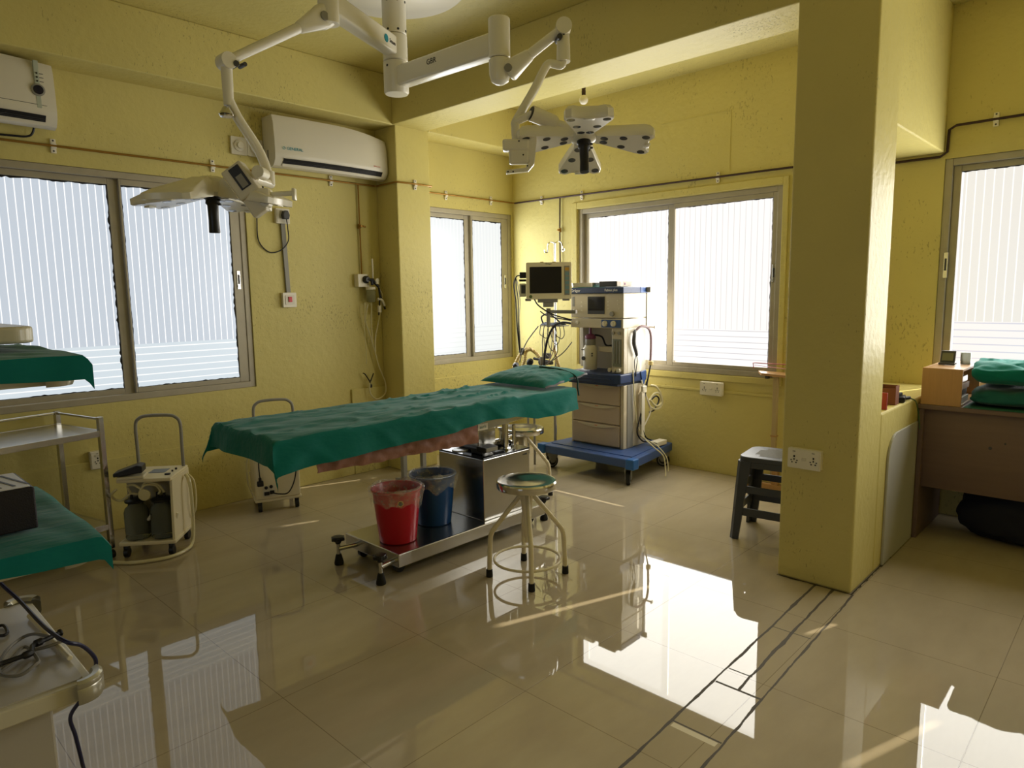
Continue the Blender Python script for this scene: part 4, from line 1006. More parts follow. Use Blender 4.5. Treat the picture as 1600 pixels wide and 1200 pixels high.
caster(4.565, 3.055, R(-60)); caster(5.275, 3.16, R(25)); caster(4.60, 3.90, R(70)); caster(5.27, 3.84, R(20))
# drawer block
b = MB(); b.b2((FX + 0.012, YB, 0.221), (BX, YA, 0.772), 0.006); b.b2((FX, YB - 0.004, 0.221), (FX + 0.05, YB + 0.028, 0.772), 0.004).b2((FX, YA - 0.014, 0.221), (FX + 0.05, YA + 0.004, 0.772), 0.004)
b.mi = 1; b.b2((FX + 0.05, YB - 0.009, 0.221), (FX + 0.14, YB + 0.004, 0.772), 0.003)
b.build('cabinet', [M_mach, M_grey], t)
M_drawer = mat('beige_drawer_front', (176, 160, 142), 0.35)
for z0, z1, out in ((0.594, 0.766, 0.0), (0.425, 0.588, 0.0), (0.236, 0.418, 0.012)):
    b = MB(); b.b2((FX - 0.006 - out, YB + 0.034, z0), (FX + 0.03, YA - 0.018, z1), 0.006)
    d = b.build('drawer', M_drawer, t)
    p = MB(frame((FX - 0.007 - out, fy(0.5) - 0.006, z1 - 0.004), (0, -1, 0), (0, 0, 1)))
    n = 14; poly = [(-0.2, 0)] + [(-0.2 + 0.4 * k / n, -0.003 - 0.024 * math.sin(PI * k / n)) for k in range(n + 1)] + [(0.2, 0)]
    p.prism(poly, 0, 0.007); p.mi = 1; p.box((0.0, -0.008, 0.0074), (0.03, 0.004, 0.001)); p.build('drawer_grip', [M_mach, M_redsw], d)
# blue work surface with pull-out board
b = MB(); b.prism([(4.725, YB - 0.015), (4.70, YB + 0.04), (4.695, fy(0.5)), (4.70, YA - 0.02), (4.725, YA + 0.02), (BX, YA + 0.02), (BX, YB - 0.015)], 0.79, 0.872, bev=0.01); b.b2((4.715, YB + 0.01, 0.772), (BX, YA - 0.02, 0.79), 0.003); b.build('work_surface', M_mdark, t)
b = MB(); b.b2((4.685, YB + 0.07, 0.826), (4.72, YA - 0.05, 0.834), 0.002); b.build('pull_out_board', M_mdark, t)
# open bay
b = MB(); b.b2((5.06, YB + 0.02, 0.872), (BX, YA - 0.035, 1.256), 0.003).b2((FX + 0.061, YB, 0.872), (BX, YB + 0.02, 1.256), 0.004).b2((FX + 0.12, YA - 0.035, 0.90), (BX, YA, 1.256), 0.004); b.build('bay_panel', M_offwhite, t)
b = MB(); b.b2((FX + 0.004, YB, 0.872), (FX + 0.06, fy(0.775), 1.256), 0.004); b.build('flow_panel', M_mach, t)
b = MB(); b.b2((FX, fy(0.955), 0.93), (FX + 0.008, fy(0.79), 1.165), 0.002); b.build('flow_tube_window', mat('grey_green_glass', (118, 122, 112), 0.08), t)
b = MB()
for k in range(3): b.cyl((FX - 0.003, fy(0.83 + 0.05 * k), 0.96), (FX - 0.003, fy(0.83 + 0.05 * k), 1.15), 0.004, n=8)
b.build('flow_tube', M_grey, t)
for f in (0.81, 0.92):
    b = MB(); b.cyl((FX + 0.005, fy(f), 1.215), (FX - 0.012, fy(f), 1.215), 0.014, n=18); b.build('pressure_knob', M_grey, t)
for f, m in ((0.77, M_mach), (0.85, M_mach), (0.93, M_offwhite)):
    b = MB(); b.cyl((FX + 0.01, fy(f), 0.90), (FX - 0.03, fy(f), 0.902), 0.018, n=16); b.build('flow_knob', m, t)
# vaporiser
b = MB(); b.lathe([(0.0, 0.885), (0.058, 0.885), (0.062, 0.895), (0.062, 1.07), (0.055, 1.085), (0.05, 1.09), (0.05, 1.10), (0.0, 1.10)], 28, Matrix.Translation((FX + 0.06, fy(0.285), 0))); b.build('vaporiser', M_offwhite, t)
b = MB(); b.lathe([(0.042, 1.10), (0.045, 1.105), (0.045, 1.15), (0.04, 1.155), (0.0, 1.155)], 24, Matrix.Translation((FX + 0.06, fy(0.29), 0))); b.build('vaporiser_dial', M_grey, t)
b = MB(); b.lathe([(0.046, 1.155), (0.048, 1.16), (0.048, 1.18), (0.03, 1.195), (0.012, 1.2), (0.012, 1.25), (0.0, 1.25)], 24, Matrix.Translation((FX + 0.06, fy(0.29), 0))); b.build('vaporiser_cap', M_purple, t)
b = MB(); b.cyl((FX + 0.0, fy(0.24), 0.985), (FX - 0.012, fy(0.24), 0.985), 0.018, n=16); b.build('vaporiser_lock', M_dkgrey, t)
b = MB(); b.box((FX - 0.001, fy(0.22), 1.06), (0.004, 0.03, 0.008)); b.build('vaporiser_label', M_dkgrey, t)
for zz in (1.03, 1.01):
    b = MB(); b.cyl((FX + 0.02, fy(0.38), zz), (FX, fy(0.4), zz), 0.006); b.build('vaporiser_screw', M_dkgrey, t)
b = MB(); b.b2((FX + 0.08, fy(0.42), 1.04), (5.06, fy(0.76), 1.09), 0.004).b2((FX + 0.075, fy(0.44), 1.047), (FX + 0.08, fy(0.74), 1.083)); b.build('manifold_bar', M_mach, t)
b = MB(); b.tube(catmull([(FX + 0.07, fy(0.36), 1.19), (FX + 0.11, fy(0.45), 1.17), (FX + 0.13, fy(0.5), 1.10), (FX + 0.14, fy(0.6), 1.098)], 6), 0.008, 8); b.build('bay_hose', M_wire, t)
# upper band
b = MB(); b.b2((FX - 0.012, YB, 1.256), (BX, YA + 0.005, 1.336), 0.005); b.build('control_band', M_mach, t)
b = MB(); b.b2((FX - 0.015, fy(0.965), 1.262), (FX - 0.011, fy(0.60), 1.328), 0.001); b.build('knob_panel', M_mblue, t)
for f in (0.67, 0.83):
    b = MB(); b.cyl((FX - 0.013, fy(f), 1.295), (FX - 0.03, fy(f), 1.295), 0.026, 0.023, n=24); b.box((FX - 0.031, fy(f), 1.295), (0.004, 0.006, 0.036)); b.build('control_knob', M_offwhite, t)
b = MB(); b.lathe([(0.018, 0), (0.018, 0.004), (0.012, 0.006), (0, 0.006)], 20, frame((FX - 0.012, fy(0.13), 1.30), (0, -1, 0), (0, 0, 1))); b.build('socket_port', M_offwhite, t)
# ventilator screen unit
b = MB(); b.b2((FX - 0.008, YB, 1.342), (BX, YA + 0.005, 1.552), 0.006); b.build('ventilator_unit', M_mach, t)
b = MB(); b.b2((FX - 0.012, fy(0.655), 1.375), (FX - 0.007, fy(0.33), 1.525), 0.002); b.mi = 1; b.b2((FX - 0.014, fy(0.645), 1.405), (FX - 0.011, fy(0.34), 1.52)); b.build('ventilator_screen', [M_dkgrey, M_screen], t)
b = MB(); b.cyl((FX - 0.008, fy(0.80), 1.378), (FX - 0.026, fy(0.80), 1.378), 0.022, 0.02, n=22); b.build('rotary_knob', M_grey, t)
b = MB()
for k in range(3): b.box((FX - 0.009, fy(0.21), 1.405 + 0.037 * k), (0.003, 0.02, 0.012), 0.001)
for f, z in ((0.72, 1.48), (0.72, 1.45), (0.72, 1.42), (0.90, 1.49), (0.90, 1.46), (0.92, 1.42)): b.box((FX - 0.009, fy(f), z), (0.003, 0.014, 0.009), 0.001)
b.build('soft_key', M_offwhite, t)
b = MB(); b.b2((FX - 0.010, fy(0.07), 1.44), (FX - 0.007, fy(0.025), 1.525), 0.001); b.build('indicator_strip', M_grey, t)
# blue top shelf with lettering
b = MB(); b.b2((FX - 0.03, YB - 0.012, 1.552), (5.02, YA + 0.03, 1.602), 0.006); b.mi = 1; b.b2((5.02, YB - 0.012, 1.552), (BX + 0.02, YA + 0.03, 1.602), 0.006); b.build('top_shelf', [M_mdark, M_mblue], t)
text('brand_text', "Dräger", 0.036, RW(fy(0.12), 1.577, 0, FX - 0.0305), M_whitelogo, t)
text('model_text', "Fabius plus", 0.030, RW(fy(0.80), 1.577, 0, FX - 0.0305), M_whitelogo, t)
b = MB(); b.b2((BX - 0.0, YB - 0.006, 1.25), (BX + 0.035, YB + 0.03, 1.60), 0.004).b2((BX - 0.02, YB - 0.05, 1.555), (BX + 0.0, YB - 0.012, 1.60), 0.003); b.build('side_rail', M_grey, t)
b = MB(); b.box((BX + 0.02, YB - 0.045, 1.255), (0.02, 0.06, 0.012), 0.003).box((BX + 0.02, YB - 0.08, 1.255), (0.03, 0.012, 0.03), 0.003); b.build('hook_bracket', M_white, t)
b = MB(); b.tube(catmull([(4.93, YB - 0.012, 1.22), (5.0, YB - 0.03, 1.265), (5.1, YB - 0.035, 1.25), (5.16, YB - 0.03, 1.18), (5.17, YB - 0.025, 1.0), (5.165, YB - 0.02, 0.93)], 8), 0.011, 8); b.build('side_hose', mat('mauve_hose', (110, 84, 88), 0.5), t)
b = MB(); b.tube(catmull([(4.93, YB - 0.02, 1.235), (4.905, YB - 0.03, 1.2), (4.90, YB - 0.03, 1.13), (4.93, YB - 0.03, 1.06), (4.95, YB - 0.025, 1.02)], 8), [0.012 + 0.006 * math.sin(PI * k / 32) for k in range(33)], 8); b.build('hand_set', M_dkgrey, t)
for k in range(2):
    b = MB(); b.tube(catmull([(4.945, YB - 0.025, 1.03), (4.925 + 0.04 * k, YB - 0.02, 0.97), (4.935 + 0.02 * k, YB - 0.018, 0.9), (4.95, YB - 0.02, 0.84)], 6), 0.0035, 6); b.build('hand_set_lead', M_wire, t)
b = MB(); b.prism([(0, 0), (0.085, 0.012), (0.085, -0.06), (0.05, -0.115), (0.02, -0.075)], 0, 0.014, frame((5.02, YB - 0.01, 0.872), (1, 0, 0), (0, 0, 1)), 0.003); b.build('side_flap', M_mblue, t)
b = MB(); b.cyl((5.165, YB - 0.03, 0.92), (5.165, YB - 0.03, 0.955), 0.022, n=16); b.build('side_hose_end', mat('yellow_end_piece', (190, 170, 110), 0.5), t)
# leads and hoses on the right side of the machine
def lead(pts, r, m, name='lead', p=AN, n=7):
    b = MB(); b.tube(catmull(pts, n), r, 7); return b.build(name, m, p)
yS = YB - 0.03
lead([(5.16, yS, 0.92), (5.12, yS, 0.80), (5.06, yS - 0.01, 0.66), (5.0, yS - 0.01, 0.5), (4.93, yS - 0.02, 0.36), (5.0, yS - 0.03, 0.27), (5.1, yS - 0.04, 0.25)], 0.007, M_wire, 'power_lead')
lead([(5.10, yS, 0.78), (5.04, yS, 0.6), (5.0, yS - 0.01, 0.44), (5.06, yS - 0.02, 0.30), (5.12, yS - 0.04, 0.26)], 0.006, M_wire, 'power_lead')
lead([(5.02, yS, 0.8), (5.1, yS - 0.01, 0.62), (5.14, yS - 0.02, 0.52), (5.06, yS - 0.01, 0.40), (5.0, yS - 0.01, 0.36)], 0.006, M_wwire, 'white_lead')
lead([(4.9, YB - 0.02, 0.9), (4.92, yS, 0.6), (4.97, yS, 0.40), (5.03, yS - 0.02, 0.30), (4.92, yS - 0.12, 0.30), (4.90, yS - 0.2, 0.26), (4.96, yS - 0.26, 0.18), (4.95, yS - 0.29, 0.07), (4.92, yS - 0.31, 0.02)], 0.0055, M_hose, 'white_lead')
lead([(5.0, yS - 0.01, 0.32), (4.93, yS - 0.11, 0.305), (4.95, yS - 0.21, 0.26), (5.0, yS - 0.27, 0.16), (4.98, yS - 0.3, 0.05)], 0.005, M_hose, 'white_lead')
lead([(5.17, yS, 0.74), (5.22, yS - 0.03, 0.72), (5.28, yS - 0.05, 0.62), (5.26, yS - 0.05, 0.54), (5.18, yS - 0.03, 0.53), (5.14, yS, 0.58), (5.19, yS - 0.02, 0.66), (5.25, yS - 0.04, 0.66), (5.27, yS - 0.05, 0.58), (5.2, yS - 0.04, 0.555), (5.14, yS - 0.01, 0.62)], 0.009, M_hose, 'coiled_hose')
lead([(5.16, yS, 0.6), (5.22, yS - 0.02, 0.64), (5.26, yS - 0.03, 0.6), (5.2, yS - 0.02, 0.52), (5.15, yS, 0.5)], 0.007, M_wire, 'coiled_lead')
b = MB(); b.box((5.04, yS - 0.01, 0.72), (0.06, 0.03, 0.06), 0.006).b2((5.0, yS - 0.02, 0.30), (5.05, yS + 0.005, 0.70), 0.004); b.build('plug_cluster', M_wwire, t)
# breathing hose sweeping down behind the pillow
lead([(4.79, YA + 0.015, 1.29), (4.68, YA + 0.02, 1.30), (4.59, YA + 0.04, 1.27), (4.56, YA + 0.09, 1.16), (4.55, YA + 0.12, 1.0), (4.55, YA + 0.12, 0.86)], 0.011, M_wire, 'gas_hose')
lead([(4.80, YA + 0.02, 1.315), (4.76, YA + 0.10, 1.33), (4.64, YA + 0.16, 1.36), (4.62, 4.04, 1.40)], 0.0055, M_wire, 'signal_lead')
lead([(4.80, YA + 0.01, 1.12), (4.68, YA + 0.02, 1.03), (4.53, YA + 0.06, 0.95), (4.47, YA + 0.16, 0.87)], 0.005, M_gwire, 'signal_lead')

# loose things standing on its top shelf
tr = thing('steel_tray', 'shallow steel tray on a green cloth on top of the anaesthesia machine', 'tray', (4.86, 3.70, 1.606))
b = MB(Matrix.Translation((4.88, 3.69, 1.606))); b.prism(rrect(0.20, 0.24, 0.02), 0, 0.003); b.build('tray_floor', M_steel, tr)
b = MB(Matrix.Translation((4.88, 3.69, 1.606)))
o = rrect(0.20, 0.24, 0.02); i2 = rrect(0.194, 0.234, 0.018); n = len(o)
o2 = rrect(0.214, 0.254, 0.024)
vs = [(x, y, 0) for x, y in o] + [(x, y, 0.038) for x, y in o2] + [(x, y, 0.038) for x, y in rrect(0.208, 0.248, 0.022)] + [(x, y, 0.004) for x, y in i2]
b.add(vs, [[j * n + k, j * n + (k + 1) % n, (j + 1) * n + (k + 1) % n, (j + 1) * n + k] for j in range(3) for k in range(n)], False); b.build('tray_rim', M_steel, tr)
tag(MB().sheet(lambda u, v: (4.765 + 0.23 * u, 3.30 + 0.53 * v, 1.6035 + 0.002 * abs(fbm(u * 5, v * 5, 1, 1))), 14, 24, 0.0015).build('shelf_cloth', M_green), 'thin green cloth spread on top of the anaesthesia machine', 'cloth')
cb = thing('instrument_box', 'flat black box with a pale end, beside the steel tray on the anaesthesia machine', 'box', (4.87, 3.40, 1.606))
MB().b2((4.78, 3.335, 1.6065), (4.95, 3.51, 1.652), 0.003).build('box_body', M_black, cb)
b = MB(); b.b2((4.785, 3.329, 1.608), (5.0, 3.334, 1.650), 0.001).b2((4.951, 3.334, 1.608), (5.0, 3.505, 1.650), 0.002); b.mi = 1; b.box((4.9, 3.3285, 1.63), (0.02, 0.001, 0.018)); b.build('box_end', [mat('pale_card', (190, 176, 164), 0.6), M_purple], cb)
tag(MB().b2((5.06, 3.09, 0.2215), (5.22, 3.17, 0.262), 0.006).build('power_strip', M_wwire), 'white power strip lying on the right side of the blue machine base', 'power strip')

# ------------------------------------------------------------------ patient monitor
mo = V((0, 0, CAM_H)) + _ray(857.5, 438.5) * 5.70
t = thing('patient_monitor', 'beige patient monitor with a blank dark screen, on an arm left of the anaesthesia machine', 'monitor', mo - V((0, 0, 0.2)))
W, Hh = 71 * 5.70 / CAM_F, 57 * 5.70 / CAM_F
TM = frame(mo, (0.66, -0.751, 0), (0, 0, 1)) @ Matrix.Rotation(R(-3), 4, 'X')
b = MB(TM); b.prism(rrect(W, Hh, 0.012), -0.10, 0.0, bev=0.006); b.build('housing', M_cream, t)
b = MB(TM); b.prism(rrect(W * 0.70, Hh * 0.72, 0.004), 0.0, 0.0025, Matrix.Translation((-W * 0.07, 0.005, 0))); b.build('screen', M_screen, t)
b = MB(TM); b.prism(rrect(W * 0.115, Hh * 0.80, 0.004), 0.0, 0.003, Matrix.Translation((W * 0.40, 0.0, 0))); b.build('key_panel', M_grey, t)
for k in range(6):
    b = MB(TM); b.prism(rrect(W * 0.085, Hh * 0.085, 0.003), 0.003, 0.006, Matrix.Translation((W * 0.40, Hh * (0.31 - 0.125 * k), 0))); b.build('key', mat('key_orange', (196, 150, 60), 0.4) if k == 0 else mat('key_blue_grey', (112, 142, 150), 0.4), t)
b = MB(TM); b.lathe([(0.013, 0), (0.013, 0.004), (0, 0.005)], 18, Matrix.Translation((-W * 0.40, -Hh * 0.43, 0))); b.build('power_button', mat('dull_green', (90, 110, 60), 0.5), t)
text('brand_text', "Dräger", 0.018, TM @ Matrix.Translation((0, Hh * 0.455, 0.0005)), M_darkprint, t)
b = MB(TM); b.box((-W * 0.15, Hh * 0.5, -0.02), (0.03, 0.012, 0.03), 0.003).box((W * 0.12, Hh * 0.5, -0.02), (0.03, 0.012, 0.03), 0.003); b.build('alarm_lamp', mat('amber_lamp', (180, 150, 60), 0.3), t)
b = MB(TM); b.box((-0.01, -Hh * 0.5 - 0.012, -0.05), (0.17, 0.03, 0.06), 0.005).box((-0.005, -Hh * 0.5 - 0.045, -0.05), (0.09, 0.04, 0.05), 0.006).box((-W * 0.46, -Hh * 0.5 - 0.003, -0.05), (0.05, 0.02, 0.05), 0.004).box((W * 0.38, -Hh * 0.5 - 0.003, -0.05), (0.06, 0.02, 0.05), 0.004); b.build('mount', M_grey, t)
b = MB(TM); b.box((-W * 0.5 - 0.028, Hh * 0.17, -0.06), (0.056, 0.05, 0.05), 0.006).box((-W * 0.5 - 0.03, Hh * 0.03, -0.06), (0.06, 0.018, 0.03), 0.003); b.build('connector', M_black, t)
b = MB(TM); b.box((-W * 0.5 - 0.03, -Hh * 0.24, -0.055), (0.056, 0.11, 0.06), 0.006); b.mi = 1; b.box((-W * 0.5 - 0.025, -Hh * 0.22, -0.024), (0.035, 0.07, 0.004), 0.002); b.build('side_module', [M_offwhite, M_dkgrey], t)
for k, (dx, m, r) in enumerate(((0, M_wire, 0.0055), (0.02, M_wire, 0.0045), (0.035, M_wwire, 0.0035))):
    pts = [(-W * 0.5 - 0.05, Hh * 0.17, -0.06), (-W * 0.5 - 0.085, Hh * 0.13, -0.06), (-W * 0.5 - 0.105 + dx, -Hh * 0.1, -0.07), (-W * 0.5 - 0.09 + dx, -Hh * 0.55, -0.07), (-W * 0.5 - 0.085 + dx * 0.6, -Hh * 1.05, -0.07), (-W * 0.5 - 0.07 + dx * 0.4, -Hh * 1.7, -0.07), (-W * 0.5 - 0.055, -Hh * 2.05, -0.06)]
    b = MB(TM); b.tube(catmull(pts, 7), r, 7); b.build('cable', m, t)
b = MB(TM); b.tube(catmull([(-W * 0.32, -Hh * 0.5, -0.05), (-W * 0.24, -Hh * 0.66, -0.03), (-W * 0.02, -Hh * 0.86, -0.0), (W * 0.18, -Hh * 0.97, 0.02), (W * 0.5, -Hh * 1.08, 0.0)], 8), 0.006, 7); b.build('cable', M_wire, t)
# arm of the anaesthesia machine that carries the monitor, with a small cable tray below
ap = TM @ V((-0.005, -Hh * 0.5 - 0.068, -0.05))
b = MB(); b.cyl((ap.x, ap.y, 1.39), (ap.x, ap.y, ap.z - 0.008), 0.020, n=18).b2((ap.x - 0.013, ap.y - 0.30, ap.z - 0.05), (ap.x + 0.013, ap.y, ap.z - 0.022), 0.003)
b.tube([(ap.x, ap.y - 0.28, ap.z - 0.036), (FX + 0.06, YA + 0.02, ap.z - 0.036)], 0.013, 8); b.b2((FX + 0.03, YA + 0.005, 1.41), (FX + 0.10, YA + 0.025, 1.465), 0.003); b.build('monitor_arm', M_grey, AN)
b = MB(); b.b2((ap.x - 0.012, ap.y - 0.012, 1.272), (ap.x + 0.012, ap.y + 0.012, 1.39), 0.003); b.build('tray_post', M_grey, AN)
b = MB(); b.b2((4.675, 3.87, 1.264), (4.82, 4.10, 1.271), 0.002); b.build('cable_tray', M_grey, AN)
# pouch of cuffs and sensor leads on the little tray
t = thing('cuff_pouch', 'dark blue cuff on the small tray under the monitor, with looped leads', 'cuff', (4.70, 3.98, 1.273))
b = MB(); b.sheet(lambda u, v: (4.675 + 0.10 * u, 3.865 + 0.225 * v, 1.2765 + 0.03 * math.sin(PI * u) * (0.6 + 0.5 * abs(fbm(v * 5, u, 2, 1)))), 12, 22, 0.003); b.build('cuff', M_mdark, t)
b = MB(); b.tube(catmull([(4.68, 4.06, 1.29), (4.66, 4.06, 1.35), (4.66, 3.98, 1.375), (4.66, 3.90, 1.34), (4.68, 3.86, 1.30)], 7), 0.007, 8); b.build('cuff_hose', M_wire, t)
for k in range(5):
    yy = 4.07 - 0.045 * k; d = 0.09 + 0.05 * ((k * 3) % 4)
    b = MB(); b.tube(catmull([(4.66, yy, 1.275), (4.652, yy + 0.006, 1.2), (4.65, yy - 0.02, 1.27 - d), (4.65, yy - 0.07, 1.25 - d), (4.652, yy - 0.10, 1.20), (4.66, yy - 0.08, 1.275)], 7), 0.0035, 6); b.build('sensor_lead', M_gwire if k % 2 else M_wire, t)
b = MB(); b.tube(catmull([(4.66, 4.03, 1.27), (4.64, 4.035, 1.15), (4.635, 4.03, 1.03), (4.63, 4.03, 0.99)], 6), 0.004, 6).b2((4.61, 4.015, 0.915), (4.64, 4.045, 0.99), 0.004); b.build('sensor_plug', M_gwire, t)
for dy in (0.0, 0.025):
    b = MB(); b.tube(catmull([(4.66, 3.93 - dy, 1.27), (4.64, 3.90 - dy, 1.16), (4.63, 3.90 - dy * 2, 1.05), (4.63, 3.95 - dy, 0.96), (4.64, 3.98, 0.92)], 6), 0.0035, 6); b.build('sensor_lead', M_bwire if dy else mat('pink_lead', (150, 100, 90), 0.5), t)
b = MB(); b.tube(catmull([(4.66, 4.10, 1.265), (4.62, 4.2, 1.13), (4.60, 4.25, 1.02), (4.60, 4.28, 0.93)], 6), 0.0055, 6); b.build('sensor_lead', M_gwire, t)

# breathing circuit heap behind the pillow, on a low steel stand
t = thing('breathing_circuit', 'tangle of beige corrugated breathing hoses and black fittings behind the pillow', 'breathing circuit', (4.72, 4.2, 0.80))
def corr(pts, r, name='corrugated_hose'):
    P = catmull(pts, 22); rs = [r * (1 + 0.12 * (1 if i % 4 < 2 else -1)) for i in range(len(P))]
    b = MB(); b.tube(P, rs, 10); return b.build(name, M_corr, t)
corr([at_x(803, 574, 4.72), at_x(812, 556, 4.72), at_x(824, 545, 4.74), at_x(838, 552, 4.74), at_x(846, 566, 4.72), at_x(850, 580, 4.70)], 0.017)
corr([at_x(815, 577, 4.68), at_x(820, 562, 4.68), at_x(822, 549, 4.70), at_x(832, 545, 4.72)], 0.016)
corr([at_x(866, 545, 4.78), at_x(869, 558, 4.76), at_x(873, 572, 4.74), at_x(876, 582, 4.74)], 0.014)
for x, y, r in ((816, 549, 0.03), (806, 571, 0.028), (828, 566, 0.032), (834, 575, 0.03), (846, 566, 0.03)):
    c = at_x(x, y, 4.69); b = MB(); b.lathe([(0, -r), (r * 0.7, -r * 0.9), (r, -r * 0.3), (r * 0.95, r * 0.5), (r * 0.6, r), (0, r)], 14, Matrix.Translation(c) @ Matrix.Rotation(R(x * 7), 4, 'X')); b.build('valve', M_black, t)
b = MB(); b.cyl(at_x(834, 560, 4.70), at_x(862, 566, 4.70), 0.012); b.build('connector_pipe', M_black, t)
for q, sz in ((at_x(855, 556, 4.73), (0.05, 0.06, 0.05)), (at_x(858, 567, 4.70), (0.04, 0.07, 0.03))):
    b = MB(); b.box(q, sz, 0.004); b.build('sensor_block', M_dkgrey, t)
t = thing('side_table', 'low grey steel table behind the pillow carrying the breathing hoses', 'table', (4.70, 4.15, 0))
b = MB(); b.b2((4.55, 4.06, 0.785), (4.88, 4.44, 0.80), 0.003); b.build('table_top', M_grey, t)
for x, y in ((4.57, 4.08), (4.86, 4.08), (4.57, 4.42), (4.86, 4.42)):
    b = MB(); b.cyl((x, y, 0), (x, y, 0.786), 0.011, n=10); b.build('leg', M_grey, t)
b = MB(); b.b2((4.535, 4.055, 0.785), (4.55, 4.445, 0.845), 0.002); b.build('guard_rail', M_grey, t)

# drip stand behind the monitor
t = thing('drip_stand', 'thin steel drip stand with two hooks rising behind the patient monitor', 'drip stand', (5.0, 4.16, 0))
c = at_x(867, 380, 5.0); dsx, dsy = 5.0, c.y
b = MB(); b.cyl((dsx, dsy, 0.05), (dsx, dsy, c.z + 0.005), 0.009, n=10); b.build('pole', M_chrome, t)
b = MB(); zt = c.z
for s in (1, -1):
    b.tube(catmull([(dsx, dsy, zt), (dsx, dsy + s * 0.05, zt + 0.015), (dsx, dsy + s * 0.085, zt - 0.01), (dsx, dsy + s * 0.09, zt - 0.075), (dsx - 0.01, dsy + s * 0.115, zt - 0.075), (dsx - 0.012, dsy + s * 0.118, zt - 0.055)], 6), 0.006, 8)
b.build('hook', M_chrome, t)
for k in range(4):
    a = k * PI / 2 + 0.5; b = MB(); b.tube([(dsx, dsy, 0.07), (dsx + 0.2 * math.cos(a), dsy + 0.2 * math.sin(a), 0.03), (dsx + 0.22 * math.cos(a), dsy + 0.22 * math.sin(a), 0.0)], 0.011, 8); b.build('foot', M_chrome, t)
# ------------------------------------------------------------------ suction machines
S_LOC, S_ANG = (1.35, 4.36, 0.0), R(-38.9)
S_FRONT = V(S_LOC)
# root at the middle of the footprint so that a copy can be turned about it
s_c = Matrix.Translation(S_FRONT) @ Matrix.Rotation(S_ANG, 4, 'Z') @ V((0, 0.165, 0))
t = thing('suction_machine', 'cream suction machine seen from the front with two glass jars, beside the steel trolley', 'suction machine', s_c, 'suction machines')
SM = Matrix.Translation(s_c) @ Matrix.Rotation(S_ANG, 4, 'Z')
MT = Matrix.Translation
b = MB(SM); b.prism([(-0.165, -0.175), (0.165, -0.175), (0.165, 0.16), (-0.165, 0.16)], 0.075, 0.10, bev=0.008); b.build('base', M_cream, t)
b = MB(SM); b.b2((-0.155, -0.02, 0.10), (0.155, 0.165, 0.475), 0.006); b.b2((-0.155, -0.155, 0.462), (0.155, 0.165, 0.485), 0.006)
b.prism([(-0.165, 0.10), (0.16, 0.10), (0.16, 0.47), (-0.14, 0.47)], 0.143, 0.158, frame((0, 0, 0), (0, 1, 0), (0, 0, 1)), 0.002)
b.build('housing', M_cream, t)
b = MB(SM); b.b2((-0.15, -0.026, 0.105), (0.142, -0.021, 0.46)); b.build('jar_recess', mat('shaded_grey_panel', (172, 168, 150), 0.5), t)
for x in (-0.078, 0.072):
    b = MB(SM @ MT((x, -0.098, 0.10))); b.lathe([(0.0, 0.003), (0.06, 0.003), (0.068, 0.012), (0.068, 0.17), (0.06, 0.195), (0.045, 0.208), (0.04, 0.225)], 28, cap=False); j = b.build('jar', M_jar, t)
    b = MB(SM @ MT((x, -0.098, 0.10))); b.lathe([(0.0, 0.225), (0.044, 0.225), (0.058, 0.232), (0.06, 0.242), (0.05, 0.25), (0.0, 0.252)], 28)
    b.cyl((-0.02, 0, 0.25), (-0.02, 0, 0.285), 0.008, n=10).cyl((0.02, 0, 0.25), (0.02, 0, 0.28), 0.008, n=10); b.build('jar_lid', M_black, j)
    b = MB(SM @ MT((x, -0.098, 0.10))); b.tube([(0.066, -0.005, 0.115), (0.082, -0.012, 0.125), (0.092, -0.012, 0.15)], [0.01, 0.013, 0.009], 8); b.build('jar_clip', M_white, j)
for pts in ([(-0.15, -0.165, 0.43), (-0.178, -0.17, 0.40), (-0.18, -0.13, 0.36), (-0.15, -0.11, 0.345), (-0.10, -0.1, 0.38), (-0.058, -0.1, 0.375)],
            [(-0.098, -0.1, 0.38), (-0.11, -0.11, 0.43), (-0.06, -0.14, 0.445), (0.0, -0.15, 0.40), (0.0, -0.15, 0.385)],
            [(-0.02, -0.15, 0.40), (0.0, -0.13, 0.455), (0.06, -0.12, 0.44), (0.085, -0.1, 0.40), (0.092, -0.098, 0.37)],
            [(-0.03, -0.15, 0.40), (0.0, -0.14, 0.44), (0.05, -0.11, 0.43), (0.07, -0.1, 0.39), (0.052, -0.098, 0.37)]):
    b = MB(SM); b.tube(catmull(pts, 8), 0.007, 8); b.build('jar_tube', M_hose, t)
b = MB(SM); b.lathe([(0.034, -0.006), (0.036, 0.0), (0.034, 0.006), (0.018, 0.008), (0, 0.008)], 24, MT((0.0, -0.155, 0.385)) @ Matrix.Rotation(PI / 2, 4, 'X')); b.build('line_filter', M_hose, t)
b = MB(SM); b.tube(catmull([(-0.135, 0.14, 0.48), (-0.135, 0.14, 0.62), (-0.135, 0.14, 0.76), (-0.11, 0.14, 0.805), (-0.06, 0.14, 0.82), (0.06, 0.14, 0.82), (0.11, 0.14, 0.805), (0.135, 0.14, 0.76), (0.135, 0.14, 0.62), (0.135, 0.14, 0.48)], 7), 0.0105, 10); b.build('handle', M_grey, t)
b = MB(SM); b.b2((-0.02, -0.02, 0.485), (0.075, 0.075, 0.4875), 0.0005); b.build('control_label', mat('blue_grey_label', (120, 130, 150), 0.4), t)
b = MB(SM); b.box((0.112, -0.075, 0.489), (0.03, 0.022, 0.01), 0.002); b.cyl((0.115, 0.0, 0.485), (0.115, 0.0, 0.495), 0.006, n=10).cyl((0.12, 0.05, 0.485), (0.12, 0.05, 0.497), 0.007, n=10); b.build('switch', M_black, t)
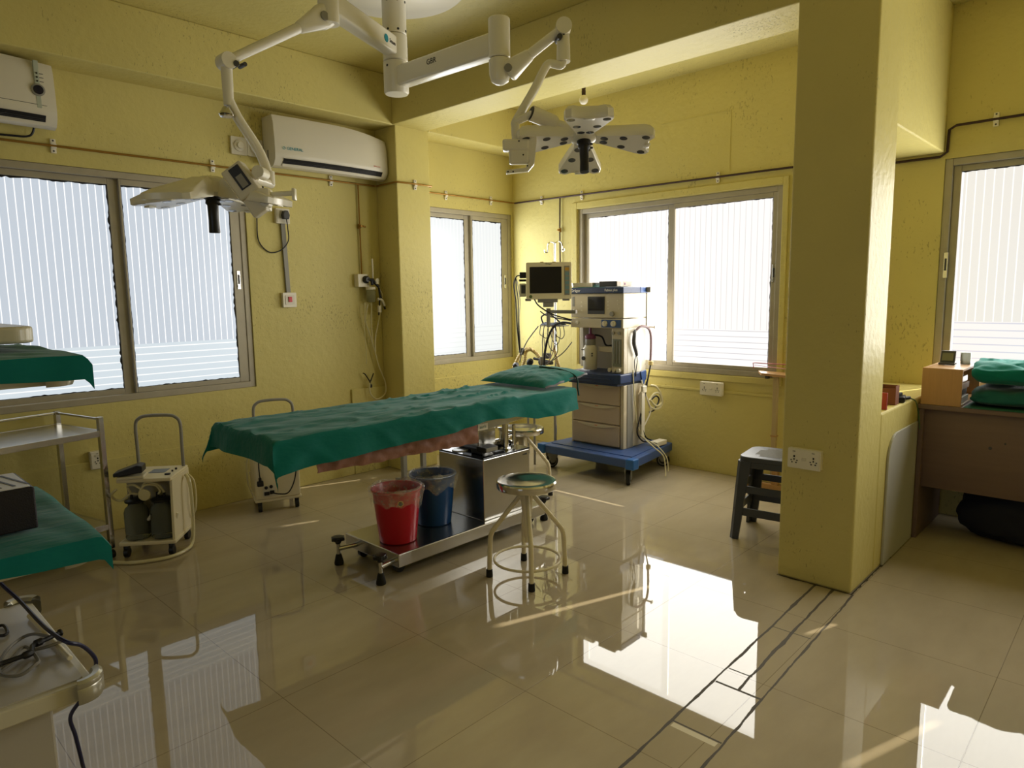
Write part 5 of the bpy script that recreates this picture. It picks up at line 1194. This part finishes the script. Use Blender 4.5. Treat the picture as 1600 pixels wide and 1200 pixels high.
for x, y in ((-0.13, -0.145), (0.13, -0.145), (-0.13, 0.13), (0.13, 0.13)):
    b = MB(SM @ MT((x, y, 0))); b.cyl((-0.013, 0, 0.03), (0.013, 0, 0.03), 0.03, n=20).box((0, 0, 0.058), (0.03, 0.035, 0.034), 0.006); b.build('caster', M_black, t)
# back of the machine: inlet panel and a power lead
b = MB(SM); b.mi = 0; b.b2((0.02, 0.165, 0.12), (0.11, 0.168, 0.20)); b.mi = 1
for x, z in ((0.085, 0.185), (0.05, 0.19)): b.cyl((x, 0.166, z), (x, 0.176, z), 0.012, n=14)
b.b2((0.065, 0.166, 0.13), (0.1, 0.178, 0.155)).b2((0.03, 0.166, 0.135), (0.06, 0.176, 0.16))
b.build('inlet_panel', [M_offwhite, M_black], t)
b = MB(SM); b.b2((0.03, 0.1655, 0.42), (0.07, 0.176, 0.46), 0.002); b.build('rear_fitting', M_black, t)
b = MB(SM); b.tube(catmull([(0.045, 0.18, 0.145), (0.0, 0.20, 0.135), (-0.06, 0.20, 0.135), (-0.105, 0.19, 0.20), (-0.13, 0.185, 0.30), (-0.14, 0.18, 0.42)], 8), 0.005, 6); b.build('power_lead', M_wire, t)
b = MB(SM); b.tube(catmull([(0.12, 0.18, 0.46), (0.128, 0.19, 0.36), (0.125, 0.19, 0.26)], 8), 0.0045, 6).box((0.125, 0.19, 0.225), (0.045, 0.03, 0.04), 0.008).box((0.125, 0.19, 0.255), (0.02, 0.02, 0.03), 0.004); b.build('hanging_plug', M_black, t)
b = MB(SM); b.tube(catmull([(0.16, 0.12, 0.44), (0.20, 0.12, 0.38), (0.20, 0.12, 0.22), (0.17, 0.13, 0.15)], 8), 0.006, 6); b.build('drain_tube', M_hose, t)
c2 = dup(t, (2.385, 4.755, 0.0), 'cream suction machine seen from the back, beyond the foot end of the operating table', 'suction machines')
c2.rotation_euler = (0, 0, R(199.1))
# hose of the first machine, trailing on the floor, and the foot pedal on top of it
P = [SM @ V(q) for q in ((0.173, 0.06, 0.445), (0.20, 0.03, 0.41), (0.21, 0.02, 0.30), (0.21, 0.01, 0.12), (0.21, -0.03, 0.03), (0.20, -0.12, 0.013), (0.13, -0.23, 0.012), (-0.03, -0.28, 0.012), (-0.14, -0.265, 0.012), (-0.19, -0.245, 0.012))]
tag(MB().tube(catmull(P, 9), 0.011, 9).build('suction_hose', M_hose), 'pale rubber hose looping from the front-facing suction machine across the floor', 'hose')
t = thing('foot_pedal', 'black foot pedal switch lying on top of the front-facing suction machine', 'foot pedal', SM @ V((-0.105, -0.115, 0.486)))
PM = SM @ MT((-0.08, -0.11, 0.4862)) @ Matrix.Rotation(R(8), 4, 'Z')
b = MB(PM); b.b2((-0.07, -0.055, 0.0), (0.075, 0.055, 0.016), 0.004); b.build('pedal_base', M_offwhite, t)
b = MB(PM); b.prism([(-0.09, 0.012), (0.07, 0.03), (0.07, 0.07), (0.04, 0.078), (-0.09, 0.035)], -0.05, 0.05, frame((0, 0, 0.004), (1, 0, 0), (0, 0, 1)), 0.006); b.build('pedal_plate', M_black, t)

# ------------------------------------------------------------------ stainless trolley by the window
F_ = at_z(176, 871, 0.0); F_.z = 0
Bk = V((1.085, 4.985, 0)); dy_ = (Bk - F_); Ly = dy_.length; dy_.normalize(); dx_ = V((dy_.y, -dy_.x, 0)); Lx = 0.78
t = thing('instrument_trolley', 'two-tier stainless steel trolley with guard rails, standing under the large window', 'trolley', F_ - dx_ * Lx / 2 + dy_ * Ly / 2)
TMx = Matrix(((dx_.x, dy_.x, 0, F_.x), (dx_.y, dy_.y, 0, F_.y), (0, 0, 1, 0), (0, 0, 0, 1)))
for x in (0, -Lx):
    for y in (0, Ly):
        b = MB(TMx); b.b2((x - 0.015, y - 0.015, 0.06), (x + 0.015, y + 0.015, 0.868), 0.003); po = b.build('post', M_steel, t)
        b = MB(TMx); b.cyl((x - 0.011, y, 0.025), (x + 0.011, y, 0.025), 0.025, n=16); b.build('caster', M_rubber, po)
for z in (0.785, 0.215):
    b = MB(TMx); b.b2((-Lx, 0, z - 0.004), (0, Ly, z), 0.001)
    b.b2((-Lx, -0.013, z - 0.034), (0, 0.0, z + 0.002), 0.002).b2((-Lx, Ly, z - 0.034), (0, Ly + 0.013, z + 0.002), 0.002).b2((0.0, 0, z - 0.034), (0.013, Ly, z + 0.002), 0.002).b2((-Lx - 0.013, 0, z - 0.034), (-Lx, Ly, z + 0.002), 0.002)
    b.build('shelf', M_steel, t)
b = MB(TMx); b.tube([(0, 0, 0.855), (0, Ly, 0.855), (-Lx, Ly, 0.855), (-Lx, 0, 0.855)], 0.0075, 8); b.build('guard_rail', M_steel, t)

# ------------------------------------------------------------------ three-tier equipment cart at the left edge
EX, EY0, EY1, EXL = 0.437, 1.90, 2.575, -0.42
t = thing('equipment_cart', 'beige three-tier equipment cart with rounded corner bumpers at the left edge of the picture', 'cart', (0, 2.24, 0))
M_cart = mat('cart_beige', (196, 190, 168), 0.3)
M_carttop = mat('cart_shelf_grey', (176, 170, 158), 0.28)
M_bump = mat('metallic_grey_bumper', (176, 172, 156), 0.3, 0.6)
for z in (0.60, 0.955, 1.40):
    b = MB(); b.prism([(EXL, EY0), (EX - 0.03, EY0), (EX, EY0 + 0.03), (EX, EY1 - 0.03), (EX - 0.03, EY1), (EXL, EY1)], z - 0.048, z - 0.004, bev=0.004); b.mi = 1; b.prism([(EXL + 0.02, EY0 + 0.02), (EX - 0.03, EY0 + 0.02), (EX - 0.02, EY0 + 0.03), (EX - 0.02, EY1 - 0.03), (EX - 0.03, EY1 - 0.02), (EXL + 0.02, EY1 - 0.02)], z - 0.004, z)
    s = b.build('shelf', [M_cart, M_carttop], t)
    for cy, a0 in ((EY0 + 0.03, -105), (EY1 - 0.03, 15)):
        b = MB(MT((EX - 0.03, cy, 0))); r = 0.052
        b.lathe([(r - 0.024, z - 0.05), (r, z - 0.05), (r + 0.004, z - 0.04), (r + 0.004, z - 0.012), (r + 0.002, z - 0.008), (r + 0.004, z - 0.004), (r + 0.003, z + 0.006), (r - 0.004, z + 0.012), (r - 0.018, z + 0.010), (r - 0.024, z)], 18, cap=False, a0=R(a0), a1=R(a0 + 120))
        b.build('corner_bumper', M_bump, s)
for x, y in ((EXL + 0.03, EY0 + 0.05), (EXL + 0.03, EY1 - 0.05)):
    b = MB(); b.b2((x - 0.03, y - 0.04, 0.06), (x + 0.03, y + 0.04, 1.52), 0.006); b.build('upright', M_cart, t)
b = MB(); b.b2((EXL + 0.06, EY0 + 0.05, 0.20), (EX - 0.085, EY1 - 0.05, 0.552), 0.006); b.build('drawer_unit', M_carttop, t)
b = MB(); b.b2((EXL - 0.02, EY0 + 0.02, 0.085), (EX - 0.03, EY0 + 0.09, 0.14), 0.006).b2((EXL - 0.02, EY1 - 0.09, 0.085), (EX - 0.03, EY1 - 0.02, 0.14), 0.006).b2((EXL, EY0 + 0.05, 0.14), (EX - 0.085, EY1 - 0.05, 0.20), 0.006); b.build('foot_frame', M_cart, t)
for x in (EXL + 0.04, EX - 0.08):
    for y in (EY0 + 0.055, EY1 - 0.055):
        b = MB(); b.cyl((x, y - 0.015, 0.043), (x, y + 0.015, 0.043), 0.043, n=20); b.build('caster', M_rubber, t)

# cloths on the cart's two upper shelves
def cart_cloth(zs, hang_front, tip, ripple, seed, over):
    def f(u, v):
        # u across towards the right edge (x), v from the near edge (hem) to the back
        x = EXL + 0.1 + u * (EX - EXL - 0.1 + over); q = -hang_front + v * (hang_front + EY1 - EY0 - 0.06)
        ox = max(0.0, x - (EX + 0.035)); oy = max(0.0, -q)
        k = min(1.0, max(0.0, (u - 0.55) / 0.45))
        y = EY0 + max(q, 0.0); z = zs + 0.004
        y -= 0.042 if oy > 0.018 else 0.042 * oy / 0.018
        z -= max(0.0, oy - 0.02) * (1 + 0.25 * math.sin(u * 5 + seed))
        dr = ox * (0.95 if tip else 1.0); x2 = x - ox * 0.35
        if tip: z -= dr * (1.15 - 0.5 * v)
        else: z -= dr
        z += ripple * (0.012 + abs(fbm(x * 3, q * 4, seed, 1.2)) + 0.6 * abs(fbm(x * 7 + q * 3, q * 5, seed + 2, 1.0))) * (1 - min(1, oy / 0.03))
        y += 0.008 * fbm(u * 6, v * 3, seed + 4, 1.5)
        return (x2, y, z)
    return f
b = MB(); b.sheet(cart_cloth(1.418, 0.066, True, 0.012, 3.0, 0.058), 60, 44, 0.003)
tag(b.build('shelf_cloth', M_green), 'green cloth on the top shelf of the equipment cart, corner hanging before the window', 'cloth')
b = MB(); b.sheet(cart_cloth(0.973, 0.07, True, 0.010, 9.0, 0.066), 60, 44, 0.003)
tag(b.build('shelf_cloth', M_green), 'green cloth on the middle shelf of the equipment cart, under the black vented box', 'cloth')
# black vented unit on the middle shelf
t = thing('electrosurgical_unit', 'black box with a pale vented sloping top on the middle shelf of the equipment cart', 'device', (0.12, 2.15, 0.99))
b = MB(); Z0 = 0.99
b.prism([(0, 0), (0.30, 0.0), (0.30, 0.072), (0.21, 0.105), (0, 0.105)], 0, 0.50, frame((0.372, 1.995, Z0), (0, 1, 0), (0, 0, 1)) @ MT((0, 0, -0.50)), 0.004); b.build('case', mat('black_case', (26, 22, 32), 0.5, bump=0.2, bscale=300), t)
b = MB(); b.b2((-0.12, 2.005, Z0 + 0.1055), (0.365, 2.195, Z0 + 0.108), 0.001); b.mi = 1
for k in range(16): b.box((0.35 - 0.028 * k, 2.10, Z0 + 0.1085), (0.006, 0.15, 0.001), rz=R(12))
b.build('vented_top', [mat('pale_grey_metal', (222, 220, 220), 0.4), M_dkgrey], t)
# tray and folded cloth on the top shelf
t = thing('plastic_tray', 'cream rounded tray on the green cloth of the cart\'s top shelf', 'tray', (0.125, 2.27, 1.447))
b = MB(MT((0.125, 2.27, 1.447))); b.prism(rrect(0.60, 0.44, 0.06, 6), 0, 0.042, bev=0.012, seg=3); b.build('tray_body', M_cart, t)
tag(MB().sheet(lambda u, v: (-0.15 + 0.42 * u, 2.12 + 0.30 * v, 1.497 + 0.016 * math.sin(PI * u) * (0.6 + abs(fbm(u * 4, v * 5, 3, 1.4)))), 20, 16, 0.006).build('folded_cloth', M_teal), 'small folded teal cloth lying on the cream tray', 'cloth')
tag(MB().tube(catmull([(-0.1, 2.085, 1.4945), (0.1, 2.08, 1.4945), (0.2, 2.09, 1.4945), (0.27, 2.095, 1.4945)], 6), 0.005, 6).build('orange_cord', mat('orange_cord', (206, 120, 40), 0.5)), 'thin orange cord on the cream tray in front of the folded cloth', 'cord')
# cables and a stick on the low shelf
zl = 0.602
Z = lambda x, y, z=zl: at_z(x, y, z)
P = [at_z(-20, 880, 0.74), at_z(0, 910, 0.71), at_z(30, 938, 0.67), at_z(60, 970, 0.655), at_z(80, 988, 0.655), at_z(104, 1003, 0.652), at_z(126, 1008, 0.625), at_z(142, 1020, 0.58), at_z(150, 1034, 0.54), at_z(145, 1052, 0.50), at_z(128, 1090, 0.42), at_z(110, 1120, 0.36), at_z(118, 1150, 0.28), at_z(128, 1190, 0.18), at_z(132, 1215, 0.08), at_z(120, 1245, 0.012), at_z(80, 1260, 0.008)]
tag(MB().tube(catmull(P, 8), 0.0055, 8).build('mains_cable', M_bwire), 'dark blue cord crossing the low cart shelf and dropping over its edge', 'cord')
P = [Z(-10, 1060), Z(20, 1045), Z(45, 1025), Z(75, 1018), Z(98, 1010), Z(88, 1002), Z(55, 1000), Z(30, 1005), Z(8, 1030), Z(0, 1060), Z(30, 1062), Z(55, 1050), Z(60, 1035), Z(40, 1020), Z(15, 1040), Z(-12, 1055)]
P = [p + V((0, 0, 0.006 + 0.012 * abs(math.sin(i * 1.3)))) for i, p in enumerate(P)]
tag(MB().tube(catmull(P, 8), 0.0045, 7).build('coiled_cable', M_gwire), 'grey cable coiled loosely on the low cart shelf', 'cable')
P = [Z(-10, 1062), Z(20, 1052), Z(50, 1040), Z(54, 1028), Z(75, 1018), Z(97, 1007)]
P = [p + V((0, 0, 0.036)) for i, p in enumerate(P)]
tag(MB().tube(catmull(P, 8), [0.0065 + 0.004 * (i % 13 < 4) for i in range(41)], 8).build('connector_cable', M_wire), 'thick black cable with connectors lying across the grey coil', 'cable')
P = [Z(-10, 985), Z(5, 980), Z(12, 990), Z(6, 996), Z(-10, 996)]
tag(MB().tube(catmull([p + V((0, 0, 0.006)) for p in P], 8), 0.0045, 7).build('short_cable', M_wire), 'short loop of black cable at the far left of the low cart shelf', 'cable')
a, c = Z(46, 966) + V((0, 0, 0.008)), Z(110, 1033) + V((0, 0, 0.008))
tag(MB().cyl(a, c, 0.007, n=12).build('white_rod', M_cream), 'straight cream rod lying on the low cart shelf under the cables', 'rod')

# ------------------------------------------------------------------ plastic stool behind the column
t = thing('plastic_stool', 'dark grey moulded plastic stool half hidden behind the square column', 'stool', (4.19, 1.71, 0))
SC = MT((4.19, 1.71, 0)) @ Matrix.Rotation(R(8), 4, 'Z')
M_pst = mat('dark_grey_moulded_plastic', (58, 60, 64), 0.4, bump=0.05, bscale=200)
hs, hb = 0.178, 0.208     # half widths at seat and floor
b = MB(SC); b.prism(rrect(2 * hs, 2 * hs, 0.07, 6), 0.495, 0.53, bev=0.008, seg=3)
b.mi = 1
for k in range(-7, 8):
    L = 0.20 if abs(k) < 5 else 0.13
    b.box((0.016 * k, 0, 0.5305), (0.006, L, 0.0025))
b.build('seat', [M_pst, M_grey], t)
def lerp(a, c, k): return a + (c - a) * k
for sx in (-1, 1):
    for sy in (-1, 1):
        l = MB(SC); vs, fs = [], []
        rows = ((0.50, hs, 0.085), (0.30, lerp(hs, hb, 0.42), 0.07), (0.12, lerp(hs, hb, 0.75), 0.062), (0.0, hb, 0.055))
        for z, h, w in rows:      # an L-shaped leg section wrapping the corner
            th = 0.02
            for x, y in ((h - w, h), (h - 0.02, h), (h, h - 0.02), (h, h - w), (h - th, h - w), (h - th, h - th), (h - w, h - th)): vs.append((sx * x, sy * y, z))
        n = 7
        for j in range(3):
            for i in range(n): fs.append([j * n + i, j * n + (i + 1) % n, (j + 1) * n + (i + 1) % n, (j + 1) * n + i])
        fs += [list(range(n)), [3 * n + i for i in range(n)]]
        l.add(vs, fs); l.build('leg', M_pst, t)
for z0, z1 in ((0.46, 0.50), (0.30, 0.345), (0.155, 0.205)):
    b = MB(SC); k = 1 - (z0 + z1) / 2 / 0.5; h = lerp(hs, hb, k) - 0.012
    for a in range(4):
        RM = Matrix.Rotation(a * PI / 2, 4, 'Z'); b.b2((-h, h - 0.008, z0), (h, h + 0.006, z1), 0.003, M=RM)
    b.build('cross_band', M_pst, t)

# ------------------------------------------------------------------ sill shelf and its post by the wide window
t = thing('wall_shelf', 'small wire-railed wooden shelf on a post between the wide window and the column', 'shelf', (5.22, 2.12, 0))
b = MB(); b.prism([(5.33, 2.33), (5.19, 2.245), (5.12, 1.98), (5.33, 1.98)], 0.895, 0.915, bev=0.002); b.build('shelf_board', M_wood, t)
b = MB(); b.tube(catmull([(5.33, 2.37, 0.935), (5.30, 2.36, 0.965), (5.25, 2.33, 0.985), (5.20, 2.20, 0.99), (5.17, 1.98, 0.995)], 8), 0.004, 6).tube([(5.31, 2.355, 0.96), (5.17, 1.98, 0.955)], 0.0025, 5); b.build('wire_rail', mat('pink_wire', (170, 90, 100), 0.5), t)
b = MB(); b.b2((5.19, 2.115, 0.0), (5.225, 2.15, 0.895), 0.003); b.mi = 1; b.b2((5.185, 2.11, 0.42), (5.23, 2.155, 0.43)); b.build('post', [mat('pale_weathered_wood', (178, 158, 120), 0.6, var=0.1), M_wood], t)
b = MB(); b.b2((5.19, 2.19, 0.872), (5.23, 2.215, 0.895), 0.002); b.build('bracket', M_dkgrey, t)
# low wooden frame seen through the stool
t = thing('plank_rack', 'pale wooden plank rack lying against the wall behind the plastic stool', 'rack', (5.1, 2.05, 0))
for y0, y1 in ((1.75, 2.33),):
    b = MB(); b.b2((5.10, y0, 0.0), (5.14, y1, 0.06), 0.003); b.build('rail', M_wood, t)
    b = MB(); b.b2((5.10, 2.05, 0.06), (5.135, 2.10, 0.20), 0.003); b.build('upright', M_wood, t)
    b = MB(); b.b2((5.10, y0, 0.20), (5.135, y1, 0.235), 0.003); b.build('rail', M_wood, t)

# ------------------------------------------------------------------ low wall: board, and things on its ledge
b = MB(frame((0, 1.049, 0), (1, 0, 0), (0, 0, 1)))
pts = [(4.10, 0.004), (4.70, 0.004), (4.70, 0.745)] + [(4.26 + 0.15 * math.cos(R(a)), 0.595 + 0.15 * math.sin(R(a))) for a in range(90, 181, 10)]
b.prism(pts, 0, 0.012, bev=0.002)
tag(b.build('grey_board', mat('pale_grey_board', (178, 178, 172), 0.4, var=0.05)), 'pale grey board with a rounded top corner, standing flat against the low yellow wall', 'board')
t = thing('small_carton', 'little open reddish brown carton on the ledge of the low wall', 'box', (4.335, 1.115, 0.89))
b = MB(); b.b2((4.30, 1.07, 0.891), (4.37, 1.073, 1.0)).b2((4.30, 1.157, 0.891), (4.37, 1.16, 1.0)).b2((4.30, 1.073, 0.891), (4.303, 1.157, 0.985)).b2((4.367, 1.073, 0.891), (4.37, 1.157, 1.0)).b2((4.303, 1.073, 0.891), (4.367, 1.157, 0.894)); b.build('carton_body', mat('brown_card', (118, 70, 48), 0.7), t)
b = MB(); b.b2((4.10, 1.062, 0.891), (4.115, 1.16, 0.985), 0.002); tag(b.build('red_packet', mat('red_card', (150, 50, 46), 0.6)), 'thin red packet standing on the ledge against the column', 'packet')
t = thing('black_device', 'black plug-like device with a green lead on the ledge of the low wall', 'device', (4.48, 1.09, 0.891))
b = MB(); b.box((4.47, 1.085, 0.909), (0.12, 0.05, 0.034), 0.008, rz=0.2).box((4.43, 1.095, 0.934), (0.06, 0.035, 0.03), 0.006, rz=-0.3).cyl((4.50, 1.08, 0.905), (4.56, 1.06, 0.905), 0.011, n=10); b.build('device_body', M_black, t)
b = MB(); b.tube(catmull([(4.55, 1.063, 0.905), (4.59, 1.035, 0.885), (4.63, 1.028, 0.83), (4.66, 1.025, 0.77), (4.68, 1.022, 0.70)], 7), 0.004, 6); b.build('lead', mat('dull_green_lead', (80, 104, 70), 0.5), t)

# ------------------------------------------------------------------ table at the right with a wooden box and folded gowns
t = thing('work_table', 'brown laminate table under the far right window', 'table', (5.0, -0.1, 0))
DX0, DX1, DY0, DY1 = 4.72, 5.32, -0.95, 1.045
b = MB(); b.b2((DX0 - 0.01, DY0, 0.822), (DX1, DY1, 0.85), 0.003); b.build('table_top', M_desk, t)
for y in (DY1 - 0.03, DY0 + 0.005):
    b = MB(); b.b2((DX0, y, 0.0), (DX1, y + 0.025, 0.822), 0.002); b.build('side_panel', M_desk, t)
b = MB(); b.b2((DX0 + 0.03, DY0 + 0.03, 0.33), (DX0 + 0.05, DY1 - 0.03, 0.822), 0.001); b.mi = 1
b.cyl((DX0 + 0.031, 0.67, 0.62), (DX0 + 0.027, 0.67, 0.62), 0.009, n=12).cyl((DX0 + 0.031, 0.60, 0.655), (DX0 + 0.029, 0.60, 0.655), 0.006, n=10); b.build('front_panel', [M_desk, M_dkgrey], t)
t = thing('wooden_box', 'open-sided varnished plywood box on the table next to the low wall', 'box', (4.9, 0.93, 0.851))
X0, X1, Y0, Y1, z0, z1 = 4.715, 5.27, 0.825, 1.035, 0.8515, 1.075
b = MB(); b.b2((X0, Y0, z0), (X0 + 0.014, Y1, z1), 0.002); b.build('end_panel', M_wood, t)
b = MB(); b.b2((X1 - 0.014, Y0, z0), (X1, Y1, z1), 0.002); b.build('end_panel', M_wood, t)
b = MB(); b.b2((X0 + 0.014, Y1 - 0.012, z0), (X1 - 0.014, Y1, z1), 0.001); b.build('side_panel', M_wood, t)
b = MB(); b.b2((X0 + 0.014, Y0, z1 - 0.012), (X1 - 0.014, Y1 - 0.012, z1), 0.001); b.build('lid', M_wood, t)
b = MB(); b.b2((X0 + 0.014, Y0, z0), (X1 - 0.014, Y1 - 0.012, z0 + 0.012), 0.001); b.build('bottom', M_wood, t)
# paper packs inside
for k, (z, m, l) in enumerate(((0.865, M_offwhite, 'lowest'), (0.905, M_dkgrey, 'second'), (0.945, mat('card_tan', (170, 140, 110), 0.7), 'third'), (0.985, M_offwhite, 'top'))):
    b = MB(); b.b2((4.76, 0.835 + 0.01 * (k % 2), z), (4.98, 1.0, z + 0.036), 0.002)
    tag(b.build('paper_pack', m), '%s pack of papers stacked inside the open side of the wooden box' % l, 'papers')
t = thing('desk_clock', 'small dark clock stand propped on top of the wooden box', 'clock', (4.98, 0.955, 1.076))
CMx = MT((4.965, 0.955, 1.078)) @ Matrix.Rotation(R(0), 4, 'Z')
b = MB(CMx); b.b2((-0.03, -0.045, 0), (0.03, 0.045, 0.012), 0.003).prism([(-0.012, 0.01), (0.004, 0.01), (0.03, 0.085), (0.016, 0.085)], -0.04, 0.04, frame((0, 0, 0), (1, 0, 0), (0, 0, 1)), 0.002); b.build('stand', M_dkgrey, t)
b = MB(CMx @ frame((-0.0015 + 0.0, 0, 0.047), (0, -1, 0), (0.33, 0, 0.94))); b.prism(rrect(0.06, 0.05, 0.004), 0.0, 0.002); b.build('clock_face', mat('olive_face', (110, 112, 90), 0.4), t)
t = thing('acrylic_holder', 'small clear card holder behind the clock on the wooden box', 'holder', (5.09, 0.87, 1.076))
b = MB(); b.b2((5.06, 0.85, 1.077), (5.066, 0.905, 1.15)).b2((5.066, 0.85, 1.077), (5.13, 0.905, 1.081)).b2((5.066, 0.90, 1.081), (5.11, 0.905, 1.14)); b.build('holder_body', mat('clear_acrylic', (150, 156, 148), 0.1, trans=0.3), t)
def bundle(z0, h, x0, x1, y0, y1, seed, folds):
    def f(u, v):
        a = 2 * PI * v
        # rounded folded bundle: superellipse section swept along y
        cx, cz = math.cos(a), math.sin(a)
        e = 0.62
        px = (abs(cx) ** e) * (1 if cx >= 0 else -1); pz = (abs(cz) ** e) * (1 if cz >= 0 else -1)
        end = 1 - max(0.0, 1 - (1 - u) / 0.07) ** 2.5 * 0.75 if u > 0.93 else 1.0
        e2 = min(1.0, (1 - u) / 0.10); end = math.sqrt(max(0.02, 1 - (1 - e2) ** 2))
        y = y0 + (y1 - y0) * u
        hh = h * (0.80 + 0.20 * math.sin(u * 2.2 + seed)) if folds else h
        top = 1.0
        x = (x0 + x1) / 2 + (x1 - x0) / 2 * px * (0.9 + 0.1 * end)
        z = z0 + hh / 2 + hh / 2 * pz * (0.35 + 0.65 * end)
        n = 0.014 * fbm(x * 5, y * 6, z * 20 + seed, 1.2) + 0.010 * fbm(x * 9, y * 7, z * 40 + seed, 1.4) + 0.007 * math.sin(z * (95 if not folds else 60) + 3 * fbm(x * 3, y * 3, seed, 1))
        if folds and pz > 0.3: n += 0.030 * abs(math.sin((y * 0.6 - x * 0.8) * 24 + 3 * fbm(x * 3, y * 3, seed, 1.0))) * (pz - 0.3)
        return (x - n * 0.8, y + n * 0.5 * (u > 0.9), z + n * (pz > 0.2))
    return f
b = MB(); b.sheet(bundle(0.858, 0.10, 4.76, 5.24, -0.1, 0.795, 2.0, False), 60, 44)
tag(b.build('folded_gowns', mat('dark_teal_gown', (4, 84, 84), 0.85, sheen=0.15, bump=0.12, bscale=180)), 'lower dark teal pile of folded gowns on the table beside the wooden box', 'gowns')
b = MB(); b.sheet(bundle(0.982, 0.128, 4.75, 5.22, -0.15, 0.79, 5.0, True), 80, 56)
tag(b.build('folded_gowns', M_teal), 'upper green pile of rumpled gowns lying on the darker folded pile', 'gowns')
b = MB(); b.sheet(lambda u, v: (4.71 + 0.55 * u - 0.004, -0.5 + 1.31 * v, 0.8525 + 0.003 * abs(fbm(u * 4, v * 9, 1, 1))), 16, 40, 0.002)
tag(b.build('table_cloth', mat('dull_green_cloth', (30, 92, 78), 0.85)), 'thin dull green cloth under the folded gowns on the brown table', 'cloth')
# dark bags under the table
def blob(c, s, seed):
    def f(u, v):
        a, p = 2 * PI * u, PI * v
        d = V((math.cos(a) * math.sin(p), math.sin(a) * math.sin(p), math.cos(p)))
        k = 1 + 0.22 * noise.noise(d * 1.6 + V((seed, 0, 0))) + 0.1 * noise.noise(d * 4 + V((seed, 2, 0)))
        z = max(0.003, c[2] + d.z * s[2] * k)
        return (c[0] + d.x * s[0] * k, c[1] + d.y * s[1] * k, z)
    return f
M_bag = mat('dark_navy_fabric', (24, 26, 42), 0.75, bump=0.2, bscale=60)
b = MB(); b.sheet(blob((5.02, 0.58, 0.17), (0.15, 0.26, 0.17), 1.0), 40, 24); tag(b.build('fabric_bag', M_bag), 'tall dark navy bag slumped in the shadow under the brown table', 'bag')
b = MB(); b.sheet(blob((4.84, 0.05, 0.12), (0.12, 0.22, 0.12), 5.0), 40, 24); tag(b.build('fabric_bag', M_bag), 'low dark navy bundle on the floor under the brown table at the right edge', 'bag')
# ------------------------------------------------------------------ daylight, sun through the gaps, camera
w = bpy.data.worlds.new('daylight'); scene.world = w; w.use_nodes = True
bg = w.node_tree.nodes['Background']; bg.inputs['Color'].default_value = (0.80, 0.88, 1.0, 1); bg.inputs['Strength'].default_value = 1.6 / EV
sl = bpy.data.lights.new('sun', 'SUN'); sl.energy = 14.0 / EV; sl.angle = R(0.6); sl.color = (1.0, 0.88, 0.66)
so = bpy.data.objects.new('sun', sl); COL.objects.link(so)
sd = V((-0.945, 0.327, -0.665)).normalized()
so.rotation_euler = V((0, 0, -1)).rotation_difference(sd).to_euler(); so.location = (9, 0, 6)

# daylight entering through each window
def daylight(M, w, L, col):
    u0, u1, z0, z1 = w
    l = bpy.data.lights.new('window_daylight', 'AREA'); l.shape = 'RECTANGLE'; l.size = u1 - u0 - 0.15; l.size_y = z1 - z0 - 0.15
    l.energy = L / EV * PI * l.size * l.size_y; l.color = col
    o = bpy.data.objects.new('window_daylight', l); COL.objects.link(o)
    o.matrix_world = M @ Matrix.Translation(((u0 + u1) / 2, (z0 + z1) / 2, 0.012)) @ Matrix.Rotation(PI, 4, 'Y')
daylight(LW(0, 0), W2, 5.0, (0.95, 0.98, 1.0))
daylight(RW(0, 0), W3, 7.4, (1.0, 0.97, 0.88))
daylight(RW(0, 0), W4, 6.6, (1.0, 0.98, 0.91))
cam = bpy.data.cameras.new('camera'); co = bpy.data.objects.new('camera', cam); COL.objects.link(co)
cam.sensor_fit = 'HORIZONTAL'; cam.sensor_width = 36.0; cam.lens = CAM_F / 1600 * 36.0; cam.clip_start = 0.05
co.matrix_world = Matrix(((CR.x, CU.x, -CF.x, 0), (CR.y, CU.y, -CF.y, 0), (CR.z, CU.z, -CF.z, CAM_H), (0, 0, 0, 1)))
scene.camera = co
vs = scene.view_settings
vs.view_transform = 'Standard'; vs.look = 'None'; vs.gamma = 1.0; vs.use_curve_mapping = False
vs.exposure = EXPOSURE
cy = scene.cycles
cy.max_bounces = 14; cy.diffuse_bounces = 8; cy.glossy_bounces = 6; cy.transmission_bounces = 10; cy.transparent_max_bounces = 16
cy.sample_clamp_indirect = 6.0; cy.caustics_reflective = False; cy.caustics_refractive = False
cy.use_denoising = True
